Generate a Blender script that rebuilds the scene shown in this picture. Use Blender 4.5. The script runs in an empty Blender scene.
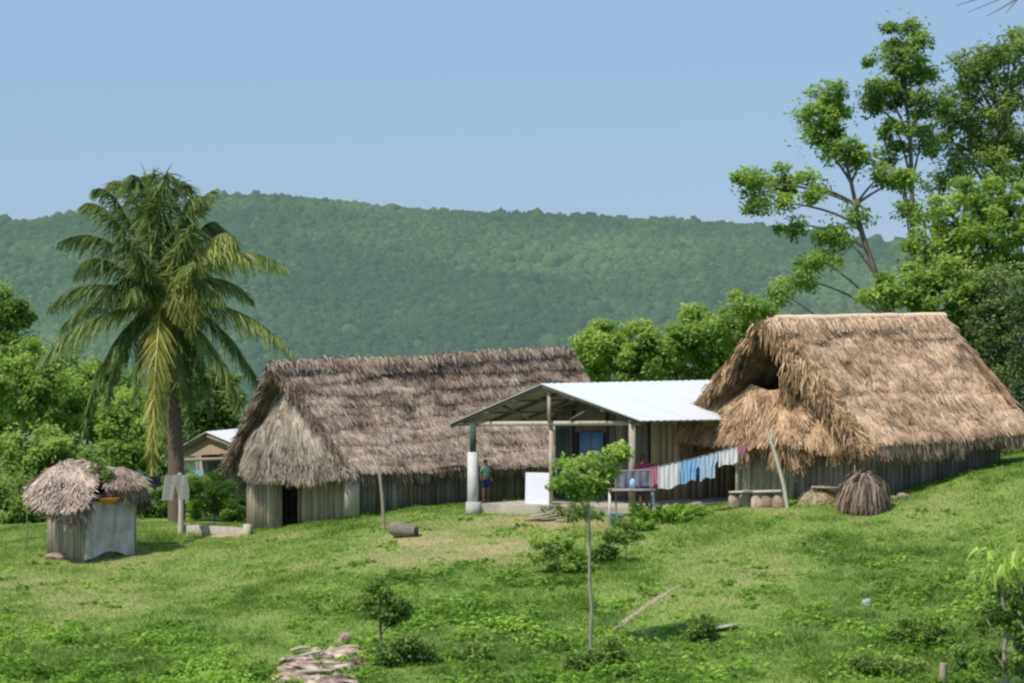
import bpy, math, random
import numpy as np
from mathutils import Vector
C = bpy.context.scene.collection
rng = np.random.default_rng(7)
random.seed(7)
R = math.radians
# ------------------------------------------------------------------ camera frame
F = 85/36*1024
ZC = 6.0
PITCH = math.atan((341.5-300)/F)
CAM = np.array([0, 0, ZC])
def ray(px, py):
    a = (px-512)/F; b = (341.5-py)/F
    cp, sp = math.cos(PITCH), math.sin(PITCH)
    return np.array([a, cp+b*sp, -sp+b*cp])
def P(px, py, D):
    d = ray(px, py); return CAM + d*(D/d[1])
def proj(p):
    p = np.asarray(p, float)-CAM
    cp, sp = math.cos(PITCH), math.sin(PITCH)
    dep = p[..., 1]*cp-p[..., 2]*sp; up = p[..., 1]*sp+p[..., 2]*cp
    return 512+F*p[..., 0]/dep, 341.5-F*up/dep
def vnoise(p, s=1.0, seed=0):
    p = np.asarray(p, float)/s
    if p.shape[-1] == 2: p = np.concatenate([p, np.zeros(p.shape[:-1]+(1,))], -1)
    i = np.floor(p).astype(np.int64); f = p-i; f = f*f*(3-2*f)
    def h(a, b, c):
        n = (a*374761393+b*668265263+c*1274126177+seed*987654321) & 0x7fffffff
        n = ((n ^ (n >> 13))*1274126177) & 0x7fffffff
        return ((n ^ (n >> 16)) & 0xffff)/65535.0
    r = 0
    for dx in (0, 1):
        for dy in (0, 1):
            for dz in (0, 1):
                w = (f[..., 0] if dx else 1-f[..., 0])*(f[..., 1] if dy else 1-f[..., 1])*(f[..., 2] if dz else 1-f[..., 2])
                r = r+w*h(i[..., 0]+dx, i[..., 1]+dy, i[..., 2]+dz)
    return r*2-1
def fbm(p, s=1.0, seed=0, o=3):
    return sum(vnoise(p, s/2**k, seed+k*17)/2**k for k in range(o))
# ------------------------------------------------------------------ mesh builder
class MB:
    def __init__(s): s.V = []; s.F = {3: [], 4: []}; s.T = []; s.n = 0
    def add(s, v, f, t=0.5):
        v = np.asarray(v, float).reshape(-1, 3); f = np.asarray(f, np.int64)
        s.V.append(v); s.F[f.shape[1]].append(f+s.n)
        t = np.asarray(t, float)
        s.T.append(np.full(len(v), t) if t.ndim == 0 else t); s.n += len(v)
    def box(s, c, size, rz=0, t=0.5, ax=None):
        c = np.asarray(c, float); h = np.asarray(size, float)/2
        v = np.array([[x, y, z] for z in (-1, 1) for x, y in ((-1, -1), (1, -1), (1, 1), (-1, 1))], float)*h
        if ax is None:
            ca, sa = math.cos(rz), math.sin(rz); ax = np.array([[ca, sa, 0], [-sa, ca, 0], [0, 0, 1]])
        v = v@np.asarray(ax)+c
        s.add(v, [[0, 3, 2, 1], [4, 5, 6, 7], [0, 1, 5, 4], [1, 2, 6, 5], [2, 3, 7, 6], [3, 0, 4, 7]], t)
    def beam(s, a, b, w, h, t=0.5, up=(0, 0, 1)):
        a = np.asarray(a, float); b = np.asarray(b, float); d = b-a; L = np.linalg.norm(d); d = d/L
        u = np.cross(up, d); 
        if np.linalg.norm(u) < 1e-3: u = np.array([1., 0, 0])
        u /= np.linalg.norm(u); v = np.cross(d, u)
        s.box((a+b)/2, (L, w, h), t=t, ax=np.array([d, u, v]))
    def tube(s, pts, r, seg=8, t=0.5, cap=True, rough=0):
        pts = np.asarray(pts, float); n = len(pts); r = np.broadcast_to(np.asarray(r, float), (n,))
        tan = np.gradient(pts, axis=0); tan /= np.linalg.norm(tan, axis=1)[:, None]+1e-9
        ref = np.array([0.3, 1, 0.1]) if abs(tan[0][1]) < .8 else np.array([1, 0, 0.2])
        u = np.cross(tan, ref); u /= np.linalg.norm(u, axis=1)[:, None]; w = np.cross(tan, u)
        a = np.arange(seg)/seg*2*np.pi
        v = pts[:, None]+r[:, None, None]*(np.cos(a)[None, :, None]*u[:, None]+np.sin(a)[None, :, None]*w[:, None])
        v = v.reshape(-1, 3)
        if rough: v = v+rough*np.stack([vnoise(v, .25, k) for k in range(3)], -1)
        f = [[i*seg+j, i*seg+(j+1) % seg, (i+1)*seg+(j+1) % seg, (i+1)*seg+j] for i in range(n-1) for j in range(seg)]
        s.add(v, f, t)
        if cap:
            for i in (0, n-1):
                k = s.n; s.add(np.vstack([v[i*seg:(i+1)*seg], pts[i]]), [[j, (j+1) % seg, seg] for j in range(seg)], t)
    def grid(s, g, t=0.5):
        nu, nv = g.shape[:2]; i = np.arange(nu*nv).reshape(nu, nv)
        f = np.stack([i[:-1, :-1], i[1:, :-1], i[1:, 1:], i[:-1, 1:]], -1).reshape(-1, 4)
        s.add(g.reshape(-1, 3), f, t if np.ndim(t) == 0 else np.asarray(t).reshape(-1))
    def lathe(s, c, prof, seg=16, t=0.5, sx=1, sy=1):
        a = np.arange(seg+1)/seg*2*np.pi
        g = np.array([[[c[0]+r*math.cos(x)*sx, c[1]+r*math.sin(x)*sy, c[2]+z] for r, z in prof] for x in a])
        s.grid(g, t)
    def build(s, name, mat, parent=None, smooth=False, origin=None):
        V = np.vstack(s.V); T = np.concatenate(s.T)
        me = bpy.data.meshes.new(name)
        if origin is None:
            if parent is not None: origin = np.array(wloc(parent))
            else:
                origin = np.array([(V[:, 0].min()+V[:, 0].max())/2, (V[:, 1].min()+V[:, 1].max())/2, V[:, 2].min()])
        me.vertices.add(len(V)); me.vertices.foreach_set('co', (V-origin).astype(np.float32).ravel())
        loops = []; starts = []; k = 0
        for m in (3, 4):
            if s.F[m]:
                f = np.vstack(s.F[m]); loops.append(f.ravel()); starts.append(k+np.arange(len(f))*m); k += f.size
        loops = np.concatenate(loops); starts = np.concatenate(starts)
        me.loops.add(len(loops)); me.loops.foreach_set('vertex_index', loops.astype(np.int32))
        me.polygons.add(len(starts)); me.polygons.foreach_set('loop_start', starts.astype(np.int32))
        me.update(calc_edges=True); me.validate()
        a = me.attributes.new('tint', 'FLOAT', 'POINT'); a.data.foreach_set('value', T.astype(np.float32))
        if smooth: me.polygons.foreach_set('use_smooth', np.ones(len(me.polygons), bool))
        me.materials.append(mat)
        o = bpy.data.objects.new(name, me); C.objects.link(o)
        if parent is not None: o.parent = parent
        else: o.location = origin
        return o
_w = {}
def wloc(o):
    p = np.array(o.location)
    return p+wloc(o.parent) if o.parent else p
def tag(o, label=None, cat=None, group=None, kind=None):
    if label: o['label'] = label
    if cat: o['category'] = cat
    if group: o['group'] = group
    if kind: o['kind'] = kind
    return o
def empty(name, loc, label, cat, group=None):
    o = bpy.data.objects.new(name, None); C.objects.link(o); o.location = [float(x) for x in loc]
    o.empty_display_size = .2
    return tag(o, label, cat, group)
# ------------------------------------------------------------------ materials
def nd(nt, t, **k):
    n = nt.nodes.new(t)
    for a, b in k.items(): setattr(n, a, b)
    return n
def mat(name, c0, c1, scale=6, rough=.85, stretch=(1, 1, 1), transl=0, bump=0, spec=.2, detail=5, c2=None, world=False, metal=0, tintamt=1.0):
    """base colour = mix(c0, c1) by noise and the per-vertex tint"""
    m = bpy.data.materials.new(name); m.use_nodes = True; nt = m.node_tree; nt.nodes.clear(); L = nt.links.new
    out = nd(nt, 'ShaderNodeOutputMaterial'); b = nd(nt, 'ShaderNodeBsdfPrincipled')
    b.inputs['Roughness'].default_value = rough; b.inputs['Specular IOR Level'].default_value = spec
    b.inputs['Metallic'].default_value = metal
    if world: co = nd(nt, 'ShaderNodeNewGeometry').outputs['Position']
    else: co = nd(nt, 'ShaderNodeTexCoord').outputs['Object']
    mp = nd(nt, 'ShaderNodeMapping'); mp.inputs['Scale'].default_value = stretch; L(co, mp.inputs['Vector'])
    nz = nd(nt, 'ShaderNodeTexNoise'); nz.inputs['Scale'].default_value = scale; nz.inputs['Detail'].default_value = detail
    nz.inputs['Roughness'].default_value = .65; L(mp.outputs[0], nz.inputs['Vector'])
    at = nd(nt, 'ShaderNodeAttribute', attribute_name='tint')
    # factor = noise-.5 + tint
    sub = nd(nt, 'ShaderNodeMath', operation='MULTIPLY_ADD'); L(nz.outputs['Fac'], sub.inputs[0]); sub.inputs[1].default_value = 1.1; sub.inputs[2].default_value = -.55
    tm = nd(nt, 'ShaderNodeMath', operation='MULTIPLY_ADD'); L(at.outputs['Fac'], tm.inputs[0]); tm.inputs[1].default_value = tintamt; tm.inputs[2].default_value = .5-.5*tintamt
    ad = nd(nt, 'ShaderNodeMath', operation='ADD', use_clamp=True); L(sub.outputs[0], ad.inputs[0]); L(tm.outputs[0], ad.inputs[1])
    rp = nd(nt, 'ShaderNodeValToRGB'); e = rp.color_ramp.elements
    e[0].position = 0; e[0].color = (*c0, 1); e[1].position = 1; e[1].color = (*c1, 1)
    if c2: k = e.new(.5); k.color = (*c2, 1)
    L(ad.outputs[0], rp.inputs[0]); L(rp.outputs[0], b.inputs['Base Color'])
    if bump:
        bp = nd(nt, 'ShaderNodeBump'); bp.inputs['Strength'].default_value = bump; bp.inputs['Distance'].default_value = .03
        L(nz.outputs['Fac'], bp.inputs['Height']); L(bp.outputs[0], b.inputs['Normal'])
    sh = b.outputs[0]
    if transl:
        tr = nd(nt, 'ShaderNodeBsdfTranslucent'); mx = nd(nt, 'ShaderNodeMixShader'); mx.inputs[0].default_value = transl
        hs = nd(nt, 'ShaderNodeHueSaturation'); hs.inputs['Value'].default_value = 1.35; hs.inputs['Hue'].default_value = .485
        L(rp.outputs[0], hs.inputs['Color']); L(hs.outputs[0], tr.inputs[0]); L(sh, mx.inputs[1]); L(tr.outputs[0], mx.inputs[2]); sh = mx.outputs[0]
    L(sh, out.inputs['Surface']); m['sh'] = 1
    return m
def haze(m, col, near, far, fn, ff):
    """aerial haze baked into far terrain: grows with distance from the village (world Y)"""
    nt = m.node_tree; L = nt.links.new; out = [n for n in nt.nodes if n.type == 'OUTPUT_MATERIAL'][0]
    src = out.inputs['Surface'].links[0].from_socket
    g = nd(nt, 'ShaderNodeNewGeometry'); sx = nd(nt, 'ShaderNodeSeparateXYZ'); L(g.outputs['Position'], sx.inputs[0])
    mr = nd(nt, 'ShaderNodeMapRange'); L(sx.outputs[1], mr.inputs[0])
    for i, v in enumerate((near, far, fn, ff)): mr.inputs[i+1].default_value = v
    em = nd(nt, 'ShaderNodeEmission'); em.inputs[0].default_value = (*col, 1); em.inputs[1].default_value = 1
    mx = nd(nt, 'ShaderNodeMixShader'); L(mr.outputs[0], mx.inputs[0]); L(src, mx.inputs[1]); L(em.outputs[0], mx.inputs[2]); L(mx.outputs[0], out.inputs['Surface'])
M = {}
M['grass'] = mat('grass_blades', (.085, .165, .026), (.44, .41, .17), 1.6, transl=.38, world=True, c2=(.235, .365, .065))
M['soil'] = mat('turf_soil', (.055, .115, .018), (.36, .31, .15), 2.2, world=True, c2=(.19, .27, .055), bump=.4)
M['weed'] = mat('weed_leaves', (.07, .16, .02), (.44, .62, .12), 3, transl=.45, c2=(.22, .40, .05), spec=.3)
M['leaf'] = mat('leaves_mid', (.06, .125, .025), (.44, .56, .13), .8, transl=.45, c2=(.20, .33, .065), spec=.35, rough=.6)
M['leafb'] = mat('leaves_bright', (.07, .15, .025), (.50, .63, .14), .8, transl=.46, c2=(.26, .41, .075), spec=.3, rough=.6)
M['leafd'] = mat('leaves_dark', (.045, .095, .025), (.34, .44, .11), .8, transl=.42, c2=(.14, .24, .05), spec=.3, rough=.6)
M['leafg'] = mat('leaves_greyish', (.06, .09, .035), (.36, .42, .16), .8, transl=.25, c2=(.16, .235, .07), spec=.2)
M['palm'] = mat('palm_leaflets', (.04, .085, .025), (.54, .58, .16), .7, transl=.4, c2=(.19, .27, .07), spec=.5, rough=.5)
M['palmy'] = mat('palm_leaflets_yellow', (.10, .13, .02), (.55, .50, .12), .7, transl=.35, c2=(.26, .29, .05), spec=.5, rough=.5)
M['rachis'] = mat('palm_rachis', (.30, .28, .06), (.55, .48, .12), 3)
M['rachisd'] = mat('palm_rachis_dark', (.10, .11, .04), (.25, .24, .09), 3)
M['bark'] = mat('bark_grey', (.09, .07, .055), (.30, .26, .21), 9, stretch=(1, 1, .25), bump=.6)
M['barkp'] = mat('bark_pale', (.22, .2, .16), (.48, .44, .36), 9, stretch=(1, 1, .3), bump=.4)
M['palmbark'] = mat('palm_bark', (.07, .05, .04), (.26, .20, .15), 5, stretch=(1, 1, 3), bump=.7)
M['thatcho'] = mat('thatch_old', (.115, .082, .06), (.64, .525, .43), 2.2, rough=.95, c2=(.37, .285, .222), spec=.1)
M['thatchg'] = mat('thatch_grey', (.13, .108, .085), (.68, .59, .49), 2.6, rough=.95, c2=(.40, .335, .27), spec=.1)
M['thatchn'] = mat('thatch_tan', (.085, .052, .028), (.86, .62, .38), 2.2, rough=.95, c2=(.47, .315, .18), spec=.1)
M['thatchp'] = mat('thatch_tan_front', (.11, .07, .042), (.84, .62, .44), 2.2, rough=.95, c2=(.50, .35, .235), spec=.1)
M['thatchs'] = mat('thatch_shed', (.11, .08, .065), (.70, .57, .47), 3, rough=.95, c2=(.40, .31, .25), spec=.1)
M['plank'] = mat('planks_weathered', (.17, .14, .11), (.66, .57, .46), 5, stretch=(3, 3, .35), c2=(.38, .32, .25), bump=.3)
M['plankd'] = mat('planks_shaded', (.11, .09, .07), (.42, .365, .30), 5, stretch=(3, 3, .35), c2=(.22, .19, .155), bump=.3)  # darker copy of the weathered planks, wall shade put into the colour
M['plankt'] = mat('planks_tan', (.26, .19, .11), (.55, .42, .26), 5, stretch=(3, 3, .35), bump=.3)
M['wood'] = mat('wood_pole', (.15, .12, .09), (.48, .40, .31), 7, stretch=(2, 2, .4), bump=.4)
M['woodd'] = mat('wood_beam_dark', (.06, .05, .04), (.25, .21, .17), 7, bump=.3)
M['bench'] = mat('pale_board', (.32, .28, .22), (.60, .54, .44), 5, bump=.3)
M['concrete'] = mat('concrete', (.24, .21, .16), (.62, .56, .45), 5, bump=.3)
M['whitepaint'] = mat('whitewash', (.40, .38, .35), (.72, .70, .66), 4, bump=.2)
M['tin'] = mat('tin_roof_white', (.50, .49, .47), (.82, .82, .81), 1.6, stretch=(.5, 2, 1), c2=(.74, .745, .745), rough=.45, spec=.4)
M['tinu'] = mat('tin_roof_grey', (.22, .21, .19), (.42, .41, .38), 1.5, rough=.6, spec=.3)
M['hole'] = mat('painted_interior_shade', (.02, .016, .012), (.05, .04, .03), 3)  # near-black colour painted as the shade inside openings
M['blue'] = mat('blue_paint', (.10, .19, .34), (.18, .30, .50), 3)
M['greenp'] = mat('green_grey_board', (.06, .09, .075), (.13, .17, .14), 3)
M['dirt'] = mat('dirt', (.22, .165, .11), (.46, .37, .26), 4, bump=.4)
M['rock'] = mat('rock_pale', (.11, .08, .06), (.66, .53, .42), 4.5, bump=1, c2=(.36, .27, .2))
M['rockg'] = mat('rock_grey', (.12, .11, .09), (.42, .39, .34), 5, bump=.8)
M['sand'] = mat('straw_mound', (.26, .20, .11), (.58, .47, .30), 6, bump=.6)
M['bundle'] = mat('dry_fronds', (.09, .06, .045), (.46, .35, .27), 4, c2=(.25, .18, .14))
M['skin'] = mat('skin', (.20, .11, .07), (.27, .15, .095), 4, rough=.6)
M['hair'] = mat('hair', (.008, .006, .005), (.02, .016, .014), 20, rough=.5)
M['black'] = mat('black_rubber', (.012, .012, .013), (.05, .05, .05), 5, rough=.7)
M['orange'] = mat('orange_plastic', (.55, .20, .03), (.68, .30, .05), 5, rough=.5)
M['bluepl'] = mat('blue_plastic', (.03, .12, .38), (.05, .18, .50), 5, rough=.35, spec=.5)
M['metal'] = mat('dull_metal', (.25, .26, .27), (.45, .46, .47), 5, rough=.5)
def cloth(name, c, d=.8): return mat(name, tuple(x*d for x in c), c, 5, rough=.9, transl=.25)
M['cwhite'] = cloth('cloth_white', (.88, .87, .88), .94)
M['cbeige'] = cloth('cloth_beige', (.68, .60, .54), .85)
M['clblue'] = cloth('cloth_light_blue', (.34, .62, .90), .8)
M['cpblue'] = cloth('cloth_pale_blue', (.55, .70, .88), .8)
M['cblue'] = cloth('cloth_blue', (.10, .24, .60), .7)
M['cnavy'] = cloth('cloth_navy', (.06, .08, .28), .7)
M['cgrey'] = cloth('cloth_grey', (.28, .29, .36), .6)
M['cdark'] = cloth('cloth_dark', (.035, .04, .06), .6)
M['cmag'] = cloth('cloth_magenta', (.85, .12, .36), .7)
M['cpink'] = cloth('cloth_pink', (.78, .25, .42), .8)
M['cred'] = cloth('cloth_red', (.62, .10, .08), .8)
M['cgreen'] = cloth('cloth_green', (.30, .58, .46), .6)
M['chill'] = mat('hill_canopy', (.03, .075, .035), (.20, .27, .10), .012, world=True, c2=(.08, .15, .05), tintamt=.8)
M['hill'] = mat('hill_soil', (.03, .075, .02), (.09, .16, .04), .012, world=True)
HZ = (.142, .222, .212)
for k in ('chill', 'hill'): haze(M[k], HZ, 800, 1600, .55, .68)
# ------------------------------------------------------------------ terrain
gx = np.arange(-60, 60.01, .5); gy = np.arange(20, 130.01, .5)
rows = [  # Y, [(px, z rel. to camera)]
    (38, [(-600, -9.7), (1600, -9.4)]),
    (50, [(-300, -7.95), (512, -7.9), (1300, -7.8)]),
    (57, [(-300, -7.6), (0, -7.50), (250, -7.25), (420, -6.85), (600, -6.75), (900, -6.5), (1100, -6.1), (1400, -5.6)]),
    (65, [(-400, -7.1), (0, -7.0), (150, -6.78), (250, -6.62), (340, -6.15), (420, -5.85), (550, -5.68), (660, -5.66), (740, -5.56), (900, -5.12), (1024, -4.42), (1200, -3.7), (1500, -3.3)]),
    (72, [(-400, -7.0), (0, -6.85), (150, -6.62), (250, -6.80), (340, -6.3), (420, -6.0), (550, -5.9), (740, -5.75), (900, -5.2), (1024, -4.6), (1200, -3.9), (1500, -3.4)]),
    (82, [(-400, -7.6), (0, -7.4), (250, -7.2), (420, -6.6), (740, -6.2), (1024, -5.6), (1400, -4.6)]),
    (100, [(-400, -11), (500, -10.5), (1024, -9), (1500, -8)]),
    (130, [(-400, -20), (1400, -19)])]
Zr = np.array([np.interp(gx, [(p-512)/F*Y for p, z in pr], [z for p, z in pr]) for Y, pr in rows])
Yr = [r[0] for r in rows]
Zg = np.array([np.interp(gy, Yr, Zr[:, i]) for i in range(len(gx))])
def blur(a, n):
    for _ in range(n):
        b = np.pad(a, 1, mode='edge'); a = (b[1:-1, :-2]+2*b[1:-1, 1:-1]+b[1:-1, 2:])/4
        b = np.pad(a, 1, mode='edge'); a = (b[:-2, 1:-1]+2*b[1:-1, 1:-1]+b[2:, 1:-1])/4
    return a
Zg = blur(Zg, 5)+ZC
def ground(x, y):
    x = np.asarray(x, float); y = np.asarray(y, float)
    fx = np.clip((x-gx[0])/.5, 0, len(gx)-1.001); fy = np.clip((y-gy[0])/.5, 0, len(gy)-1.001)
    i = fx.astype(int); j = fy.astype(int); a = fx-i; b = fy-j
    z = Zg[i, j]*(1-a)*(1-b)+Zg[i+1, j]*a*(1-b)+Zg[i, j+1]*(1-a)*b+Zg[i+1, j+1]*a*b
    far = np.clip((y-128)/250, 0, 1); z = z*(1-far)+(-54)*far
    q = np.stack([x, y], -1)
    near = np.clip((100-y)/30, 0, 1)
    return z+near*(.05*vnoise(q, 1.3, 3)+.02*vnoise(q, .45, 5)+.09*vnoise(q, 4, 9))
def G(px, py):
    d = ray(px, py)
    for D in np.arange(42, 110, .05):
        p = CAM+d*(D/d[1])
        if p[2] <= ground(p[0], p[1]): return np.array([p[0], p[1], float(ground(p[0], p[1]))])
    return P(px, py, 75)
def onG(px, D):
    x = (px-512)/F*D; return np.array([x, D, float(ground(x, D))])
# dryness blobs in photo pixels, turned to world spots
dry_spots = [(232, 534, 34, 5, .9), (300, 534, 28, 5, .8), (560, 522, 95, 6, .9), (770, 512, 40, 5, .7), (404, 540, 24, 5, .6), (90, 562, 55, 4, .6), (500, 552, 40, 6, .5), (640, 620, 14, 14, .5), (60, 590, 120, 26, .55), (190, 560, 100, 16, .35), (250, 610, 60, 10, .25), (470, 545, 90, 16, .9), (400, 562, 90, 12, .5), (330, 565, 60, 12, .4), (560, 520, 90, 8, .7),
             (750, 575, 80, 26, .5), (660, 600, 30, 22, .35), (900, 520, 80, 12, .2), (960, 500, 60, 12, .25), (300, 585, 60, 12, .3), (720, 545, 60, 18, .3), (980, 545, 40, 20, .2),
             (130, 660, 130, 25, -.35), (480, 640, 120, 40, -.35), (450, 585, 70, 14, -.35), (880, 610, 110, 40, -.3), (860, 560, 60, 22, -.25), (330, 555, 50, 9, -.3), (340, 530, 60, 8, -.25), (620, 660, 80, 20, -.3), (1000, 640, 60, 50, -.45), (900, 660, 100, 20, -.35)]
def dryness(x, y):
    z = ground(x, y); px, py = proj(np.stack([x, y, z], -1))
    t = np.full(np.shape(x), .42)
    for a, b, c, d, e in dry_spots: t = t+e*.42*np.exp(-((px-a)/c)**2-((py-b)/d)**2)
    q = np.stack([x, y], -1)
    return t+.15*fbm(q, 2.5, 11)+.10*fbm(q, .8, 13)
def lin(a, b, n): return list(np.linspace(a, b, n, endpoint=False))
xs = np.array(lin(-2600, -300, 10)+lin(-300, -60, 12)+lin(-60, -20, 30)+lin(-20, 20, 220)+lin(20, 60, 30)+lin(60, 300, 12)+list(np.linspace(300, 2600, 11)))
ys = np.array(lin(6, 40, 20)+lin(40, 76, 210)+lin(76, 130, 60)+lin(130, 420, 20)+list(np.linspace(420, 4200, 14)))
X, Y = np.meshgrid(xs, ys, indexing='ij')
g = MB(); g.grid(np.stack([X, Y, ground(X, Y)], -1), np.where(Y < 130, dryness(X, np.minimum(Y, 130)), .3))
tag(g.build('ground', M['soil'], smooth=True, origin=np.zeros(3)), kind='structure')
# dirt path: a worn trail across the slope
tp = [G(p, q) for p, q in ((604, 636), (622, 624), (638, 612), (652, 602), (668, 592), (690, 583))]
g = MB(); tp = np.array(tp); n = 40
tt = np.linspace(0, len(tp)-1, n); cen = np.stack([np.interp(tt, range(len(tp)), tp[:, k]) for k in range(3)], -1)
rows_ = []
for i, c in enumerate(cen):
    w = max(.01, .09*math.sin(math.pi*(i+1)/(n+1))**.5+.035*vnoise(c, .3, 2))
    rows_.append([[c[0]-w*s*.6, c[1]+w*s, 0] for s in (-1, -.5, 0, .5, 1)])
rows_ = np.array(rows_); rows_[..., 2] = ground(rows_[..., 0], rows_[..., 1])+.010
g.grid(rows_, .6); tag(g.build('path', M['dirt'], smooth=True), kind='structure')
# ------------------------------------------------------------------ hills
prof = [(-300, 238), (-100, 232), (0, 226), (70, 216), (150, 209), (215, 200), (260, 196), (330, 202), (400, 210), (500, 215), (580, 217), (650, 223), (720, 225), (780, 232), (900, 246), (1000, 254), (1150, 256), (1400, 275)]
def hz(x, y):
    YR = 1500+60*np.sin(x/170.)
    px = 512+F*x/YR
    zr = ZC+(300-np.interp(px, [a for a, b in prof], [b for a, b in prof]))*YR/F
    zr = zr-1.5
    s = np.clip((y-780)/(YR-780), 0, 1); s2 = s*s*(3-2*s)*.35+.65*s
    q = np.stack([x, y], -1)
    sp = 16*fbm(q*np.array([1, .35]), 170, 21, 2)+9*vnoise(q, 80, 31)
    z = -58+(zr+58)*s2+sp*np.sin(np.pi*s)
    back = np.clip((y-YR)/900, 0, 1)
    return z-back*90
xs = np.linspace(-1300, 1300, 200); ys = np.concatenate([np.linspace(760, 1620, 120), np.linspace(1660, 2600, 12)])
X, Y = np.meshgrid(xs, ys, indexing='ij')
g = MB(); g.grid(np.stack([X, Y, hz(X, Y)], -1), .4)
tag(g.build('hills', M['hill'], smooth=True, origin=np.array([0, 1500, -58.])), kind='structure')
import bmesh
def ico(sub):
    bm = bmesh.new(); bmesh.ops.create_icosphere(bm, subdivisions=sub, radius=1)
    v = np.array([x.co[:] for x in bm.verts]); f = np.array([[x.index for x in p.verts] for p in bm.faces]); bm.free(); return v, f
iv, jf = ico(2)
keep = [k for k in range(len(jf)) if iv[jf[k]][:, 2].max() > -.2]; jf = jf[keep]
N = 120000
cy = 800+rng.random(N)**.8*735; cx = rng.uniform(-.27, .27, N)*cy
cz = hz(cx, cy); r = rng.gamma(4, .21, N)+.9; r[rng.random(N) < .015] *= 1.8
sc = np.stack([r, r, r*rng.uniform(.7, 1.35, N)], -1)
T = 0
V = iv[None]*sc[:, None]*(1+.2*rng.standard_normal((N, len(iv), 1)).clip(-1.6, 1.6))+np.stack([cx, cy, cz+r*.35], -1)[:, None]
T = np.clip(.47+.22*rng.standard_normal(N)+.36*fbm(np.stack([cx, cy*.6], -1), 90, 5, 4), 0, 1)
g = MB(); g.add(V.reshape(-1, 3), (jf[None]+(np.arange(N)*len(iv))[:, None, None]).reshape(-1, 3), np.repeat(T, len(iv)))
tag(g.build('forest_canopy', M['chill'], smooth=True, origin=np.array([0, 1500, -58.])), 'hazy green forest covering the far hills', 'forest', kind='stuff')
# ------------------------------------------------------------------ foliage tools
def unit(v): return v/(np.linalg.norm(v, axis=-1, keepdims=True)+1e-9)
def add_leaves(g, c, d, L, W, t, nrm=None, fold=.25):
    c = np.asarray(c, float); n = len(c); d = unit(d)
    if nrm is None: nrm = rng.standard_normal((n, 3))+np.array([0, 0, 1.2])
    s = unit(np.cross(d, nrm)); u = unit(np.cross(s, d))
    L = np.broadcast_to(L, (n,))[:, None]; W = np.broadcast_to(W, (n,))[:, None]
    v = np.stack([c, c+d*L*.45+s*W*.5, c+d*L-u*L*fold, c+d*L*.45-s*W*.5], 1)
    f = np.arange(n)[:, None]*4+np.arange(4)[None]
    g.add(v.reshape(-1, 3), f, np.repeat(np.broadcast_to(t, (n,)), 4))
def add_strips(g, c, d, L, W, t, droop=.0, nrm=None, lift=None, seg=3):
    n = len(c); d = unit(d); L = np.broadcast_to(L, (n,)); W = np.broadcast_to(W, (n,))
    if nrm is None: nrm = rng.standard_normal((n, 3))
    s = unit(np.cross(d, nrm)); P_ = []
    for k in range(seg):
        a = k/(seg-1); w = W*(1-.75*a)*.5
        p = c+d*(L*a)[:, None]; p[:, 2] -= droop*L*a*a
        if lift is not None: p = p+lift*(a)[..., None] if np.ndim(a) else p+lift*a
        P_ += [p-s*w[:, None], p+s*w[:, None]]
    v = np.stack(P_, 1)
    base = np.array([[2*k, 2*k+1, 2*k+3, 2*k+2] for k in range(seg-1)])
    f = (base[None]+(np.arange(n)*2*seg)[:, None, None]).reshape(-1, 4)
    g.add(v.reshape(-1, 3), f, np.repeat(np.broadcast_to(t, (n,)), 2*seg))
def crown_points(blobs, n, clump=.42, hollow=.35):
    """blobs: [(centre, (rx,ry,rz))]; leaves gathered in tufts through each blob's volume"""
    vol = np.array([b[1][0]*b[1][2]+.02 for b in blobs]); vol = vol/vol.sum()
    out = []; ten = []
    for (c, r), w in zip(blobs, vol):
        m = max(20, int(n*w)); r = np.array(r)
        nc = max(7, int(r[0]*r[2]*r[1]**.5*9/clump**1.2*.62)); 
        q = unit(rng.standard_normal((nc, 3)))*(hollow+(1-hollow)*rng.random((nc, 1))**.5)
        q = q*(1+.25*vnoise(q*2, 1, 5)[:, None])
        cc = np.asarray(c)+q*r; cr = clump*rng.uniform(.5, 1.15, nc)
        k = rng.integers(0, nc, m)
        loc = unit(rng.standard_normal((m, 3)))*rng.random((m, 1))**.45*cr[k][:, None]*np.array([1.1, 1.1, .8])
        out.append(cc[k]+loc); ct = rng.normal(0, .12, nc)
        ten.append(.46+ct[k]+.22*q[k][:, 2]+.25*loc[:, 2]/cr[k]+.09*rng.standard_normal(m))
    return np.vstack(out), np.concatenate(ten)
def bez(a, b, c, n=8):
    t = np.linspace(0, 1, n)[:, None]; return (1-t)**2*np.asarray(a)+2*t*(1-t)*np.asarray(b)+t*t*np.asarray(c)
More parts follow.
